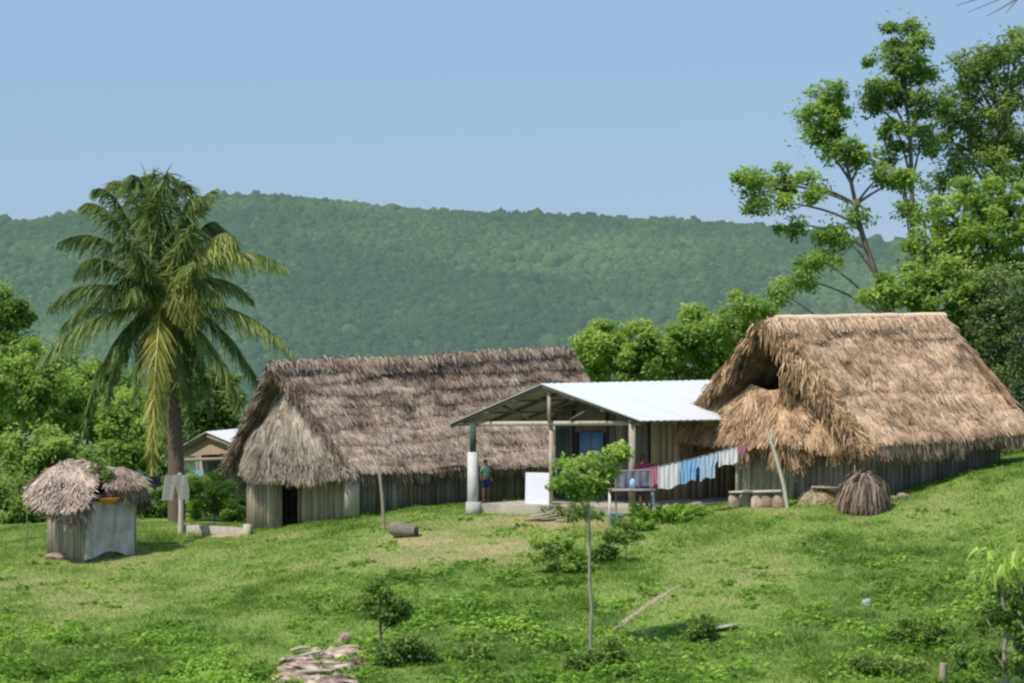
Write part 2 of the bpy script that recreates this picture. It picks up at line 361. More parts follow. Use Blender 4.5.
def tree(name, base, trunk, blobs, n, leafm, barkm, label, cat='tree', group=None, leaf=.15, clump=.42, tr=.16, parts=('trunk', 'crown'), tint=0, hollow=.35, limbs=True):
    """trunk: list of points from the base up; each blob gets a limb"""
    root = empty(name, base, label, cat, group)
    tk = np.array([np.asarray(base)-np.array([0, 0, .25])]+[np.asarray(p) for p in trunk]); g = MB()
    tt = np.linspace(0, len(tk)-1, 10); ln = np.stack([np.interp(tt, range(len(tk)), tk[:, k]) for k in range(3)], -1)
    ln[1:-1, 0] += .05*vnoise(ln[1:-1], .6, 3); g.tube(ln, np.linspace(tr, tr*.35, 10), 8, .4)
    if limbs:
        for c, r in blobs:
            c = np.asarray(c); k = np.argmin(np.linalg.norm(ln-c, axis=1)+np.maximum(0, ln[:, 2]-c[2])*2)
            a = ln[max(1, k-1)]; mid = (a+c)/2+np.array([0, 0, .15*np.linalg.norm(c-a)])
            g.tube(bez(a, mid, c), np.linspace(tr*.4, tr*.12, 8), 6, .35)
            for _ in range(3):
                e = c+unit(rng.standard_normal(3))*np.array(r)*.8
                g.tube(bez(c, (c+e)/2+np.array([0, 0, .1]), e, 5), np.linspace(tr*.13, .012, 5), 4, .35)
    g.build(parts[0], barkm, root, True)
    pts, t = crown_points(blobs, n, clump, hollow)
    k = rng.integers(0, len(blobs), int(n*.07)); q = unit(rng.standard_normal((len(k), 3)))*rng.uniform(.8, 1.25, (len(k), 1))
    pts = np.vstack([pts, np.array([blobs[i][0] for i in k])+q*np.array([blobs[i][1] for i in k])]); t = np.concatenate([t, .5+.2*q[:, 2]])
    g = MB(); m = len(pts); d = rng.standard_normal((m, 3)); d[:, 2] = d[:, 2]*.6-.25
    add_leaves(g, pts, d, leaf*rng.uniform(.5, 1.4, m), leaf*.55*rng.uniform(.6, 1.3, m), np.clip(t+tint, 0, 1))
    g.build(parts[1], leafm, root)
    return root
def B(px, py, D, rx, ry, rd=None):
    rx, ry = rx*1.12, ry*1.3+1
    """crown lobe: centre and size given where it stands at distance D"""
    s = D/F; return (P(px, py, D), (rx*s, (rd if rd else (rx+ry)/2*s), ry*s))
# ------------------------------------------------------------------ broadleaf trees
# right-hand group
D = 82
tree('broadleaf_tree', onG(912, D), [P(914, 330, D), P(913, 253, D), P(911, 150, D), P(902, 60, D)],
     [B(902, 42, D, 24, 22), B(898, 68, D, 28, 16), B(880, 84, D-.5, 15, 10), B(925, 72, D+.5, 16, 12), B(903, 96, D, 32, 11), B(924, 104, D, 30, 8), B(872, 104, D, 10, 7), B(896, 128, D-.5, 20, 12), B(922, 142, D+.7, 17, 10), B(888, 152, D, 12, 8), B(906, 212, D, 12, 8), B(902, 180, D+.4, 14, 6)],
     11000, M['leaf'], M['bark'], 'tallest slender tree with airy tiered crown standing behind the tan thatched hut', leaf=.165, clump=.40, tr=.14, hollow=.15)
D = 80
tree('broadleaf_tree', onG(900, D), [P(885, 300, D), P(862, 235, D), P(853, 190, D), P(838, 130, D)],
     [B(823, 92, D, 17, 9), B(812, 112, D, 20, 12), B(836, 118, D, 17, 14), B(815, 138, D, 22, 12), B(840, 148, D-.4, 20, 9), B(752, 186, D, 22, 12), B(778, 182, D+.6, 20, 12), B(806, 186, D, 15, 14), B(770, 204, D, 25, 8), B(792, 224, D, 16, 6), B(862, 160, D, 18, 9), B(884, 174, D, 24, 8), B(908, 180, D, 20, 6), B(838, 232, D, 18, 14), B(822, 262, D, 20, 9), B(800, 280, D, 14, 7), B(780, 292, D, 11, 9), B(858, 214, D, 10, 8)],
     13000, M['leafb'], M['bark'], 'light green tree leaning left with long open boughs over the tan hut roof', leaf=.165, clump=.38, tr=.13, hollow=.15)
D = 84
tree('broadleaf_tree', onG(1000, D), [P(1004, 320, D), P(1002, 220, D), P(1003, 90, D)],
     [B(944, 112, D+1, 12, 7), B(938, 138, D+1, 14, 7), B(950, 92, D+1, 8, 5), B(1020, 42, D, 22, 8), B(990, 140, D+1, 36, 14), B(935, 180, D+1, 16, 8), B(1010, 58, D, 34, 22), B(984, 78, D, 26, 16), B(1022, 96, D, 36, 20), B(972, 96, D+.6, 16, 16), B(986, 112, D-.4, 28, 12), B(960, 122, D, 16, 8), B(1006, 138, D, 30, 14), B(962, 152, D, 28, 9), B(948, 170, D-.5, 18, 9), B(1000, 168, D-1, 40, 12), B(1036, 150, D, 40, 30), B(985, 60, D, 14, 10), B(960, 60, D, 8, 6)],
     17000, M['leafd'], M['bark'], 'dark dense tree rising at the right edge above the light green undergrowth', leaf=.16, clump=.46, tr=.2, tint=.12)
D = 79
tree('broadleaf_tree', onG(955, D), [P(960, 340, D), P(968, 280, D), P(975, 230, D)],
     [B(1010, 198, D, 26, 14), B(980, 192, D, 26, 12), B(948, 212, D, 28, 11), B(1000, 225, D-.5, 34, 14), B(950, 234, D, 32, 12), B(924, 250, D, 24, 12), B(975, 210, D+.8, 30, 12), B(1000, 262, D+.8, 34, 15), B(940, 262, D+.8, 26, 12), B(984, 250, D, 34, 15), B(1020, 238, D, 26, 22)],
     14000, M['leafb'], M['bark'], 'spreading fresh green tree just under the dark tree at the right edge', leaf=.18, clump=.38, tr=.14)
D = 77
tree('broadleaf_tree', onG(905, D), [P(910, 350, D), P(915, 300, D)],
     [B(884, 298, D, 20, 10), B(905, 284, D, 26, 14), B(930, 268, D, 26, 14), B(935, 292, D-.3, 30, 14), B(960, 272, D, 24, 16), B(955, 300, D, 26, 16), B(965, 325, D, 20, 20)],
     12000, M['leafb'], M['bark'], 'low bushy bright green tree showing right behind the tan hut ridge', leaf=.17, clump=.36, tr=.1, tint=.05)
D = 76
tree('broadleaf_tree', onG(1010, D), [P(1012, 380, D), P(1014, 320, D)],
     [B(1000, 285, D, 24, 20), B(1012, 300, D+1.5, 40, 26), B(985, 335, D+1.5, 24, 30), B(1020, 345, D+1.5, 30, 36), B(1024, 290, D, 30, 26), B(972, 305, D+.8, 26, 14), B(985, 345, D+.8, 22, 16), B(990, 320, D, 26, 14), B(1015, 330, D, 26, 20), B(1005, 362, D, 20, 20), B(1030, 372, D, 26, 28)],
     15000, M['leafg'], M['bark'], 'grey green twiggy tree behind the right end of the tan hut', leaf=.14, clump=.36, tr=.1, tint=.0)
D = 73
tree('leafy_bush', onG(1018, D), [P(1018, 470, D), P(1018, 450, D)],
     [B(1014, 448, D, 14, 12), B(1034, 440, D, 18, 18), B(1010, 462, D, 12, 8), B(1040, 462, D, 20, 12)],
     3000, M['leafb'], M['bark'], 'green bush below the right eave end of the tan hut', 'bush', leaf=.14, clump=.25, tr=.04, parts=('stem', 'foliage'))
# bare branch reaching in from the far right tree
g = MB(); D = 70
for a in (((1060, -30), (1020, -8), (968, 12)), ((1040, -18), (1005, 8), (986, 16)), ((1020, -12), (985, -4), (955, 6)), ((1030, -14), (1012, 4), (1006, 14))):
    g.tube(bez(P(*a[0], D), P(*a[1], D), P(*a[2], D), 8), np.linspace(.03, .008, 8), 5, .3)
g.tube([P(1250, 470, D), P(1210, 250, D), P(1150, 60, D), P(1060, -30, D)], [.16, .12, .08, .03], 8, .3)
tag(g.build('bare_tree', M['bark'], smooth=True), 'bare leafless twigs reaching in at the upper right corner of sky', 'tree')
# row behind the tin roof
D = 96
row = [((598, 352), [(592, 350, 18, 14), (606, 342, 18, 16), (588, 366, 20, 14), (612, 366, 24, 16)], 'rounded pale green tree at the left end of the row behind the white roof', M['leafb'], 0),
       ((640, 340), [(640, 334, 14, 10), (630, 350, 22, 14), (652, 346, 20, 14), (640, 368, 32, 16)], 'low green tree behind the white roof with a small rounded top', M['leaf'], .12),
       ((694, 330), [(694, 318, 12, 9), (684, 334, 18, 13), (706, 334, 20, 12), (692, 356, 32, 16), (680, 372, 24, 12)], 'middle tree of the row behind the white roof, peaked top', M['leafb'], -.04),
       ((745, 320), [(744, 306, 20, 9), (758, 316, 16, 11), (732, 322, 18, 10), (748, 338, 26, 14), (738, 360, 30, 18), (722, 376, 26, 12)], 'tallest tree of the row behind the white roof, beside the tan hut', M['leaf'], .06)]
for (px, py), bl, lab, m_, tn in row:
    tree('broadleaf_tree', onG(px, D), [P(px, 400, D), P(px, py, D)], [B(a, b, D+rng.uniform(-1, 1), c*1.05, d, 1.1) for a, b, c, d in bl], 9000, m_, M['bark'], lab, group='trees behind the white roof', leaf=.20, clump=.38, tr=.12, tint=tn)
# left bank
LB = [(97, (60, 350), [(-10, 380, 50, 26), (60, 350, 26, 16), (40, 400, 50, 26), (110, 400, 50, 26), (10, 440, 50, 26), (90, 450, 50, 24), (150, 430, 40, 26), (200, 440, 40, 26)], 'shaded tree furthest back on the left bank', M['leafd'], .08),
      (92, (2, 330), [(-6, 300, 22, 16), (8, 322, 22, 18), (-8, 345, 26, 20), (15, 350, 18, 14)], 'dark tree poking up at the left edge of the photo', M['leaf'], .0),
      (88, (25, 400), [(30, 358, 22, 14), (12, 385, 26, 20), (45, 385, 26, 18), (20, 420, 34, 24), (50, 415, 26, 20)], 'bright bushy tree at the left edge below the palm fronds', M['leafb'], -.02),
      (90, (85, 400), [(78, 372, 24, 14), (100, 382, 26, 16), (75, 402, 28, 20), (110, 412, 28, 22), (90, 432, 34, 18)], 'bushy tree left of the palm trunk', M['leafb'], -.06),
      (86, (130, 430), [(128, 405, 20, 14), (125, 440, 28, 20), (145, 460, 28, 18), (110, 462, 28, 16)], 'yellow green bush tree against the palm trunk', M['leafb'], .02),
      (84, (200, 400), [(196, 372, 20, 16), (212, 390, 24, 18), (196, 408, 26, 16), (228, 410, 20, 14), (185, 425, 20, 12)], 'shaded dark tree between the palm trunk and the big hut roof', M['leafd'], -.05),
      (82, (40, 460), [(30, 448, 30, 18), (60, 462, 30, 18), (14, 475, 26, 22), (45, 485, 30, 18)], 'leafy low tree behind the small thatched shed', M['leaf'], .08),
      (78, (10, 510), [(2, 500, 20, 26), (24, 515, 18, 24), (8, 535, 24, 18), (36, 500, 14, 20), (-12, 520, 20, 30)], 'deep green bush at the left edge beside the small shed', M['leaf'], -.06)]
for D, (px, py), bl, lab, m_, tn in LB:
    tree('jungle_tree', onG(px, D), [P(px, (py+520)/2, D), P(px, py, D)], [B(a, b, D+rng.uniform(-.8, .8), c*1.05, d, 1.0) for a, b, c, d in bl], 13000, m_, M['bark'], lab, group='jungle trees on the left bank', leaf=.18, clump=.36, tr=.12, tint=tn)
BU = [(77, (152, 515), [(140, 500, 18, 12), (160, 510, 18, 12), (145, 520, 20, 8), (168, 494, 12, 14)], 'dark bush behind the hanging beige shorts', M['leafd'], -.02),
      (75, (215, 505), [(205, 498, 16, 14), (228, 492, 18, 16), (212, 512, 22, 10), (238, 508, 14, 12)], 'round bright green bush against the big hut corner', M['leafb'], -.05),
      (78, (188, 505), [(190, 506, 16, 16), (198, 490, 12, 10)], 'small dark bush between the post and the tin roofed hut', M['leaf'], -.1)]
for D, (px, py), bl, lab, m_, tn in BU:
    tree('leafy_bush', onG(px, D), [P(px, py, D)], [B(a, b, D, c, d, .6) for a, b, c, d in bl], 4500, m_, M['bark'], lab, 'bush', leaf=.13, clump=.25, tr=.05, parts=('stem', 'foliage'), tint=tn)
# ------------------------------------------------------------------ coconut palm
D = 74
base = onG(176, D); crown = P(161, 302, D)
root = empty('coconut_palm', base, 'tall coconut palm with drooping fronds behind the small shed', 'palm tree')
g = MB(); tk = bez(base-np.array([0, 0, .3]), P(178, 400, D), crown+np.array([0, 0, -.1]), 40)
rr = np.linspace(.27, .17, 40)+.012*(np.arange(40) % 2); g.tube(tk, rr, 12, .45)
g.build('trunk', M['palmbark'], root, True)
def frond(tip, ctrl, w=1.0, yellow=False, tint=0., dz=0, dense=34):
    a = crown+rng.normal(0, .07, 3)
    dd = rng.uniform(-.2, .2); c = bez(a, P(ctrl[0], ctrl[1], D+dz*.6+dd), P(tip[0], tip[1], D+dz+dd), dense); c = c+.10*np.linspace(0, 1, dense)[:, None]*np.sin(np.linspace(0, 4, dense)+rng.uniform(0, 6))[:, None]*np.array([.6, 1, .3])
    g = MB(); g.tube(c, np.linspace(.045, .008, dense), 5, .6)
    fr = g.build('frond', M['rachis'] if yellow else M['rachisd'], root, True)
    tan = unit(np.gradient(c, axis=0)); g = MB()
    L = np.sum(np.linalg.norm(np.diff(c, axis=0), axis=1))
    i = np.repeat(np.arange(3, dense), 9); s = np.where(np.arange(len(i)) % 2, 1, -1)
    pos = c[i]+tan[i]*rng.uniform(-.5, .5, (len(i), 1))*L/dense
    side = unit(np.cross(tan[i], np.array([0, 0, 1.])+.001*rng.standard_normal((len(i), 3))))
    vert = np.abs(tan[i][:, 2])
    side = unit(side+(vert > .9)[:, None]*rng.standard_normal((len(i), 3))*.8)
    d = side*s[:, None]*.6+tan[i]*.6+np.array([0, 0, -.7])+rng.normal(0, .24, (len(i), 3))
    q = (i/dense); ln = w*.78*np.sin(np.pi*np.clip(q*.85+.12, 0, 1))**.6*rng.uniform(.8, 1.1, len(i))
    t = .42+tint+.16*s*np.sign(side[:, 0]+1e-6)*-1*.5+.10*rng.standard_normal(len(i))
    add_strips(g, pos, d, ln, .055, np.clip(t, 0, 1), droop=.25)
    g.build('leaflets', M['palmy'] if yellow else M['palm'], fr)
FR = [((112, 182), (138, 165), 1.0, 0, .05, .6), ((92, 190), (122, 180), .9, 0, -.05, -.3), ((132, 176), (146, 160), 1.1, 0, -.05, -.4), ((186, 186), (172, 160), 1.1, 0, -.05, .5), ((142, 178), (156, 158), 1.1, 0, -.08, .8), ((168, 176), (160, 158), 1.1, 0, -.1, -.8), ((152, 172), (152, 200), 1.1, 0, -.05, 0), ((200, 200), (184, 175), 1., 0, .05, -.5),
      ((170, 455), (168, 330), .9, 0, .15, .6), ((182, 400), (182, 310), 1., 0, .1, -.5), ((134, 400), (138, 310), 1., 0, -.05, -.3), ((192, 432), (190, 320), 1., 0, -.08, -.3), ((142, 250), (146, 260), .9, 0, .0, -1.2), ((196, 262), (184, 262), .9, 0, .1, -1.2), ((128, 300), (138, 270), .9, 0, .0, -1.4), ((106, 300), (128, 255), 1., 0, 0, -1), ((222, 300), (196, 262), 1., 0, .1, -1),
      ((86, 204), (105, 190), .9, 0, -.2, .8), ((214, 190), (185, 200), .8, 0, .12, .4), ((222, 232), (205, 195), .9, 0, .0, .9), ((236, 244), (225, 205), .95, 0, .1, -.8), ((245, 262), (195, 215), 1.0, 0, .22, -1.2),
      ((283, 268), (235, 225), 1.0, 0, .18, .2), ((286, 350), (235, 290), 1.0, 0, .14, -.4), ((262, 395), (225, 300), 1.0, 0, .02, 1.2), ((245, 418), (215, 320), 1.0, 0, .05, -.9), ((60, 242), (110, 215), 1., 0, -.15, -.4), ((76, 272), (100, 232), 1., 0, -.18, -1.2),
      ((48, 308), (90, 262), 1., 0, -.12, .3), ((62, 330), (100, 275), .9, 0, -.1, 1.2), ((38, 362), (85, 305), 1.05, 0, .2, -.7), ((86, 428), (105, 320), 1.05, 0, -.15, -.2), ((110, 400), (120, 330), .9, 0, -.1, .9), ((200, 372), (195, 290), .9, 0, -.05, 1.), ((208, 412), (200, 330), .9, 0, -.1, .2),
      ((154, 472), (156, 320), 1.2, 1, .3, -2.4), ((162, 420), (165, 340), .9, 0, .1, -.3), ((188, 330), (205, 250), 1.0, 1, .1, -1.4), ((180, 322), (176, 268), .8, 1, .0, -1.3), ((120, 235), (135, 235), .8, 0, -.1, -1.5), ((190, 225), (185, 235), .9, 0, .02, -1.3), ((250, 300), (215, 255), .9, 0, .05, 1.3)]
for tip, ctrl, w, yl, tn, dz in FR: frond(tip, ctrl, w, bool(yl), tn, dz)
for k in range(5):
    g = MB(); a = k*1.3; g.lathe(crown+np.array([.22*math.cos(a), .22*math.sin(a)-.1, -.42-.06*(k % 2)]), [(.001, -.13), (.07, -.10), (.10, 0), (.075, .10), (.001, .14)], 10, .5)
    g.build('coconut', M['palmy'], root, True)
# ------------------------------------------------------------------ thatch
def poly(pts, n):
    pts = np.asarray(pts, float); t = np.linspace(0, len(pts)-1, n)
    return np.stack([np.interp(t, range(len(pts)), pts[:, k]) for k in range(3)], -1)
def thatch(g, top, bot, n, L, W, out, sag=.1, bump=.07, hang=.35, rowsn=0, seed=0, thick=.2, tint=0., rag=.12, fringe=1.0, messy=.12, jag=0, vgrad=0., mott=.14, course=(0, 0)):
    nu, nv = 60, 30; out = np.asarray(out, float)
    T_, B_ = poly(top, nu), poly(bot, nu)
    v = np.linspace(0, 1, nv)[None, :, None]; S = T_[:, None]*(1-v)+B_[:, None]*v
    du = np.gradient(S, axis=0); dv = np.gradient(S, axis=1); nn = unit(np.cross(du, dv)); sg = np.sign((nn*out).sum(-1).mean()); nn = nn*sg
    S = S-nn*(sag*np.sin(np.pi*v)); S = S+nn*(bump*fbm(S, .9, seed, 3))[..., None]
    tg = .45+tint+.18*fbm(S, 1.2, seed+5, 3)
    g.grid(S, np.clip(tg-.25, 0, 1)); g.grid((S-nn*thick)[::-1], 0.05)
    def samp(A, u, v_):
        x = u*(nu-1); y = v_*(nv-1); i = np.minimum(x.astype(int), nu-2); j = np.minimum(y.astype(int), nv-2); a = (x-i)[:, None]; b = (y-j)[:, None]
        return A[i, j]*(1-a)*(1-b)+A[i+1, j]*a*(1-b)+A[i, j+1]*(1-a)*b+A[i+1, j+1]*a*b
    u = rng.random(n); w = rng.random(n)
    rt = 0
    if rowsn:
        k = rng.integers(0, rowsn, n); w = np.clip((k+.15*rng.standard_normal(n)+.12*vnoise(np.stack([u*12, k*3.1], -1), 1, 3))/rowsn, 0, .97)
        rt = .17*vnoise(np.stack([k*7.3, u*9], -1), 1, seed+3)
    p = samp(S, u, w); N_ = samp(nn, u, w); d = unit(samp(dv, u, w))
    cf = ((w*course[0]+.55*vnoise(np.stack([u*6, w*4], -1), 1, seed+41)) % 1)-.5 if course[0] else 0*w
    p = p+N_*(.30*course[1]*cf)[:, None]
    t = course[1]*cf+samp(tg[..., None], u, w)[:, 0]+.15*rng.standard_normal(n)+rt+vgrad*(w-.55)+mott*vnoise(p, .22, seed+31)  # course term paints the shade of each thatch step into the tint
    side = unit(np.cross(N_, d))
    dd = d+side*(messy*rng.standard_normal(n))[:, None]+N_*(.06+.06*np.abs(rng.standard_normal(n)))[:, None]+np.array([0, 0, -.08])
    add_strips(g, p+N_*rng.uniform(0, .05, (n, 1)), dd, L*rng.uniform(.6, 1.3, n), W*rng.uniform(.6, 1.5, n), np.clip(t, 0, 1), nrm=N_+.5*rng.standard_normal((n, 3)), droop=.1)
    # eave fringe
    m = int(nu*70*fringe); u = rng.random(m); w = np.full(m, .965)+rng.uniform(-.06, .03, m)
    p = samp(S, u, np.clip(w, 0, 1)); N_ = samp(nn, u, w); d = unit(samp(dv, u, w)); side = unit(np.cross(N_, d))
    lo = hang*(1+rag*3*vnoise(np.stack([u*40, u*0], -1), 1, seed))*(1+jag*np.maximum(0, vnoise(np.stack([u*17, u*0], -1), 1, seed+9)))
    dd = d*.6+np.array([0, 0, -.75])+side*(messy*rng.standard_normal(m))[:, None]
    dep = rng.random(m)*thick
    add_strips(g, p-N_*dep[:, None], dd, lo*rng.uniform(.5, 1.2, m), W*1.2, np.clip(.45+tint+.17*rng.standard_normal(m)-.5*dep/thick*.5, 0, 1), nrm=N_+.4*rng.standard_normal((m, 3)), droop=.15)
    return S, nn
def lerp(a, b, t): return np.asarray(a)*(1-t)+np.asarray(b)*t
def ridge_cap(g, pts, r, L, W, n, tint=0.):
    pts = np.asarray(pts); u = rng.random(n); p = poly(pts, 60)[(u*59).astype(int)]+rng.normal(0, .04, (n, 3))
    ax = unit(pts[-1]-pts[0]); side = unit(np.cross(ax, [0, 0, 1.])); s = rng.choice([-1, 1], n)
    d = side*(s*.8)[:, None]+np.array([0, 0, -.35])+ax*rng.normal(0, .35, (n, 1))
    g.tube(poly(pts, 20)+np.array([0, 0, -.05]), r, 8, .35, rough=.05)
    add_strips(g, p+np.array([0, 0, r*.6]), d, L*rng.uniform(.6, 1.2, n), W, np.clip(.5+tint+.15*rng.standard_normal(n), 0, 1), droop=.45, nrm=rng.standard_normal((n, 3))*.4+[0, 0, 1])
def palisade(g, a, b, ztop, zbot=None, w=.16, th=.04, gaps=(), tint=0.):
    """upright boards from a to b; gaps = [(t0,t1)] left open"""
    a = np.asarray(a, float); b = np.asarray(b, float); L = np.linalg.norm((b-a)[:2]); d = (b-a)/L; d[2] = 0; rz = math.atan2(d[1], d[0]); x = 0
    while x < L-.03:
        ww = min(w*random.uniform(.6, 1.35), L-x); t = (x+ww/2)/L
        if not any(g0 < t < g1 for g0, g1 in gaps):
            c = a+(b-a)*t; zb = ((a[2]+(b[2]-a[2])*t) if zbot is None else zbot)-.35; zt = ztop+random.uniform(-.04, .04)
            g.box((c[0]+random.uniform(-.008, .008), c[1]+random.uniform(-.02, .02), (zb+zt)/2), (ww-.012, th, zt-zb), rz+random.uniform(-.02, .02), t=np.clip(.5+tint+random.gauss(0, .16), 0, 1))
        x += ww
# ------------------------------------------------------------------ big thatched house
Cn = P(350, 472, 67.0); Lc = P(229, 464, 70.9); Rc = P(645, 460, 73.6); Bk = Lc+Rc-Cn
A = P(276, 366, 68.6); Bb = P(573, 350, 75.4)
root = empty('thatched_house', (*((Cn+Bk)/2)[:2], float(ground(*((Cn+Bk)/2)[:2]))), 'largest thatched house with long grey brown roof and dark open doorway', 'house')
g = MB(); out_f = np.array([.6, -.6, .6])
thatch(g, [A, Bb], [Cn+np.array([-.1, .1, 0]), Rc], 46000, .21, .034, out_f, sag=.22, bump=.12, hang=.26, rowsn=30, seed=1, thick=.22, fringe=1.4, messy=.2, tint=-.03, vgrad=.25, course=(9, .19))
thatch(g, [A+np.array([-.05, 0, 0]), Bb], [Lc, Bk], 7000, .5, .035, -out_f+np.array([0, 0, 1.4]), sag=.1, seed=2, thick=.22, rowsn=18)
ridge_cap(g, [A+np.array([-.1, -.1, .06]), lerp(A, Bb, .2)+np.array([0, 0, .07]), lerp(A, Bb, .45)+np.array([0, 0, -.03]), lerp(A, Bb, .7)+np.array([0, 0, .05]), Bb+np.array([0, 0, .03])], .06, .30, .035, 3500, -.04)
# ragged verge at the open end
for side_ in (Cn, Lc):
    m = 1600 if side_ is Lc else 900; u = rng.random(m)**.9; p = A+(side_-A)*u[:, None]+rng.normal(0, .06, (m, 3))-(ax*0 if side_ is Lc else -.1*unit(Bb-A)) if False else A+(side_-A)*u[:, None]+rng.normal(0, .06, (m, 3)); ax = unit(Bb-A)
    d = unit(side_-A)[None]*.9-ax*.35+rng.normal(0, .2, (m, 3)); add_strips(g, p, d, .35, .035, np.clip(.3+.15*rng.standard_normal(m), 0, 1), droop=.1)
g.build('roof', M['thatcho'], root)
ax = unit(Bb-A)
g = MB(); H = A+ax*.42+np.array([0, 0, -.30])
tl = lerp(H, Lc, .06)+ax*.25; tr_ = lerp(H, Cn, .06)
mid = (Cn+Lc)/2-ax*.45+np.array([0, 0, -.15])
thatch(g, [tl, tr_], [Lc+ax*.35+np.array([0.08, 0, -.05]), lerp(Lc, mid, .55)+np.array([0, 0, -.12]), mid, lerp(Cn, mid, .5)+np.array([0, 0, -.1]), Cn-ax*.04], 15000, .36, .032, np.array([-.6, -.6, .5]), sag=-.22, bump=.12, hang=.26, rowsn=14, seed=4, thick=.25, fringe=1.2, messy=.3, tint=.06, mott=.2)
g.build('gable_thatch', M['thatchg'], root)
Wc = P(357, 516, 67.7); Wl = P(247, 531, 70.9); Wr = P(640, 498, 74.2); ze = Cn[2]+.35
for w_ in (Wc, Wl, Wr): w_[2] = min(w_[2], ground(w_[0], w_[1]))
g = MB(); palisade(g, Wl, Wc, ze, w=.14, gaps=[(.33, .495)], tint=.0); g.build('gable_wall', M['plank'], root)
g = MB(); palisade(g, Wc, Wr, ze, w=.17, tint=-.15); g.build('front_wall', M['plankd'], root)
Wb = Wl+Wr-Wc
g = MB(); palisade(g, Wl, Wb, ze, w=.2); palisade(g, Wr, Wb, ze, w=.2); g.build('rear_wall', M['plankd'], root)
dw = unit(Wc-Wl); nw = np.array([dw[1], -dw[0], 0])
a = lerp(Wl, Wc, .33); b = lerp(Wl, Wc, .495)
g = MB(); 
for q in (a, b): g.beam([q[0]+nw[0]*.04, q[1]+nw[1]*.04, q[2]-.3], [q[0]+nw[0]*.04, q[1]+nw[1]*.04, ze], .07, .07, .4)
g.build('door_frame', M['wood'], root)
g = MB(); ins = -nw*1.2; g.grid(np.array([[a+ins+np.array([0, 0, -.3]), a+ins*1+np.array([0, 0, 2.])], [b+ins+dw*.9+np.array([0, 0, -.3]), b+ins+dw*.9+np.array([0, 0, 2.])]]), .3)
g.build('doorway_shade_sheet', M['hole'], root)  # dark sheet painting the shade behind the open doorway
# whitewashed corner panel and low shelf by the corner
g = MB(); q = P(350, 500, 67.4); dl = unit(Wr-Wc)
g.box(P(352, 496, 67.3), (.42, .05, 1.1), math.atan2(dl[1], dl[0])*.6, .5); g.build('corner_board', M['bench'], root)
# ------------------------------------------------------------------ tan thatched house (right)
Cn2 = P(862, 447, 63.6); L2 = P(682, 434, 67.5); R2 = P(1036, 430, 67.2); Bk2 = L2+R2-Cn2
A2 = P(768, 322, 65.9); B2 = P(944, 318, 68.9)
root = empty('thatched_house', (*((Cn2+Bk2)/2)[:2], float(ground(*((Cn2+Bk2)/2)[:2]))), 'shaggy tan thatched house on the right with ragged smoke hole under its ridge', 'house')
ax2 = unit(B2-A2)
g = MB(); thatch(g, [A2, B2], [Cn2+np.array([0, 0, .05]), R2], 42000, .26, .036, np.array([.5, -.7, .6]), sag=.12, bump=.12, hang=.34, rowsn=18, seed=11, thick=.3, fringe=1.8, messy=.34, jag=.3, tint=.06, mott=.2, course=(7, .10))
thatch(g, [A2, B2], [L2, Bk2], 7000, .5, .036, np.array([-.5, .7, .9]), sag=.1, bump=.1, hang=.45, seed=12, thick=.3, messy=.3)
thatch(g, [B2+np.array([0, 0, -.05]), B2+np.array([.02, .02, -.05])], [R2, Bk2], 4000, .5, .036, np.array([.8, .5, .5]), sag=-.1, bump=.1, hang=.4, seed=13, thick=.2)
g.tube(poly([A2+ax2*.25+[0, 0, .05], B2+[0, 0, .05]], 16), .12, 10, .97, rough=.03)
ridge_cap(g, [A2, B2], .1, .4, .035, 3500, .25)
g.build('roof', M['thatchp'], root)
g = MB(); H1 = lerp(A2, L2, .50)+ax2*.5+np.array([0, 0, -.1]); H2 = lerp(A2, Cn2, .46)+ax2*.22
m1 = lerp(L2, Cn2, .3)-ax2*.22+np.array([0, 0, .26]); m2 = lerp(L2, Cn2, .62)-ax2*.25+np.array([0, 0, .30])
thatch(g, [H1, lerp(H1, H2, .4)+np.array([0, 0, -.30]), H2], [L2+np.array([0, 0, .12]), m1, m2, Cn2+np.array([.12, 0, .12])], 24000, .45, .042, np.array([-.6, -.6, .5]), sag=-.10, bump=.24, hang=.36, seed=14, thick=.35, fringe=2.0, messy=.42, jag=1.3, tint=.03, mott=.22)
# rag of fronds hanging over both verges
for side_, nn_ in ((Cn2, 3000), (L2, 2600)):
    u = rng.random(nn_)**.8; p = A2+(side_-A2)*u[:, None]-ax2*rng.uniform(-.3, .25, (nn_, 1))+rng.normal(0, .08, (nn_, 3)); 
    lump = .5+.5*vnoise(np.stack([u*14, u*0], -1), 1, 5)
    d = unit(side_-A2)[None]*.6-ax2*.35+np.array([0, 0, -.5])+rng.normal(0, .25, (nn_, 3)); add_strips(g, p, d, .2+.35*lump*rng.random(nn_), .045, np.clip(.38+.3*(lump-.5)+.17*rng.standard_normal(nn_), 0, 1), droop=.3)
m = 600; p = lerp(H1, H2, .80)-ax2*.35+np.array([0, 0, .1])+rng.normal(0, .1, (m, 3))+np.array([0, 0, -.1]); add_strips(g, p, np.array([0.05, 0, -1.])+rng.normal(0, .22, (m, 3)), .6*rng.random(m)+.2, .04, np.clip(.4+.2*rng.standard_normal(m), 0, 1))
g.build('gable_thatch', M['thatchn'], root)
g = MB(); hh_ = ax2*1.1; md_ = (L2+Cn2)/2; tp_ = A2+hh_+[0, 0, -.75]; g.grid(np.array([[tp_, lerp(L2, md_, .42)+hh_+[0, 0, .4]], [tp_+[.02, 0, 0], lerp(Cn2, md_, .42)+hh_+[0, 0, .4]]]), .1); g.build('loft_shade_sheet', M['hole'], root)  # near-black sheet, paints the shade of the hollow under the ridge
V1 = P(738, 497, 66.6); Vc = P(862, 492, 64.6); Vr = P(1000, 470, 67.6)
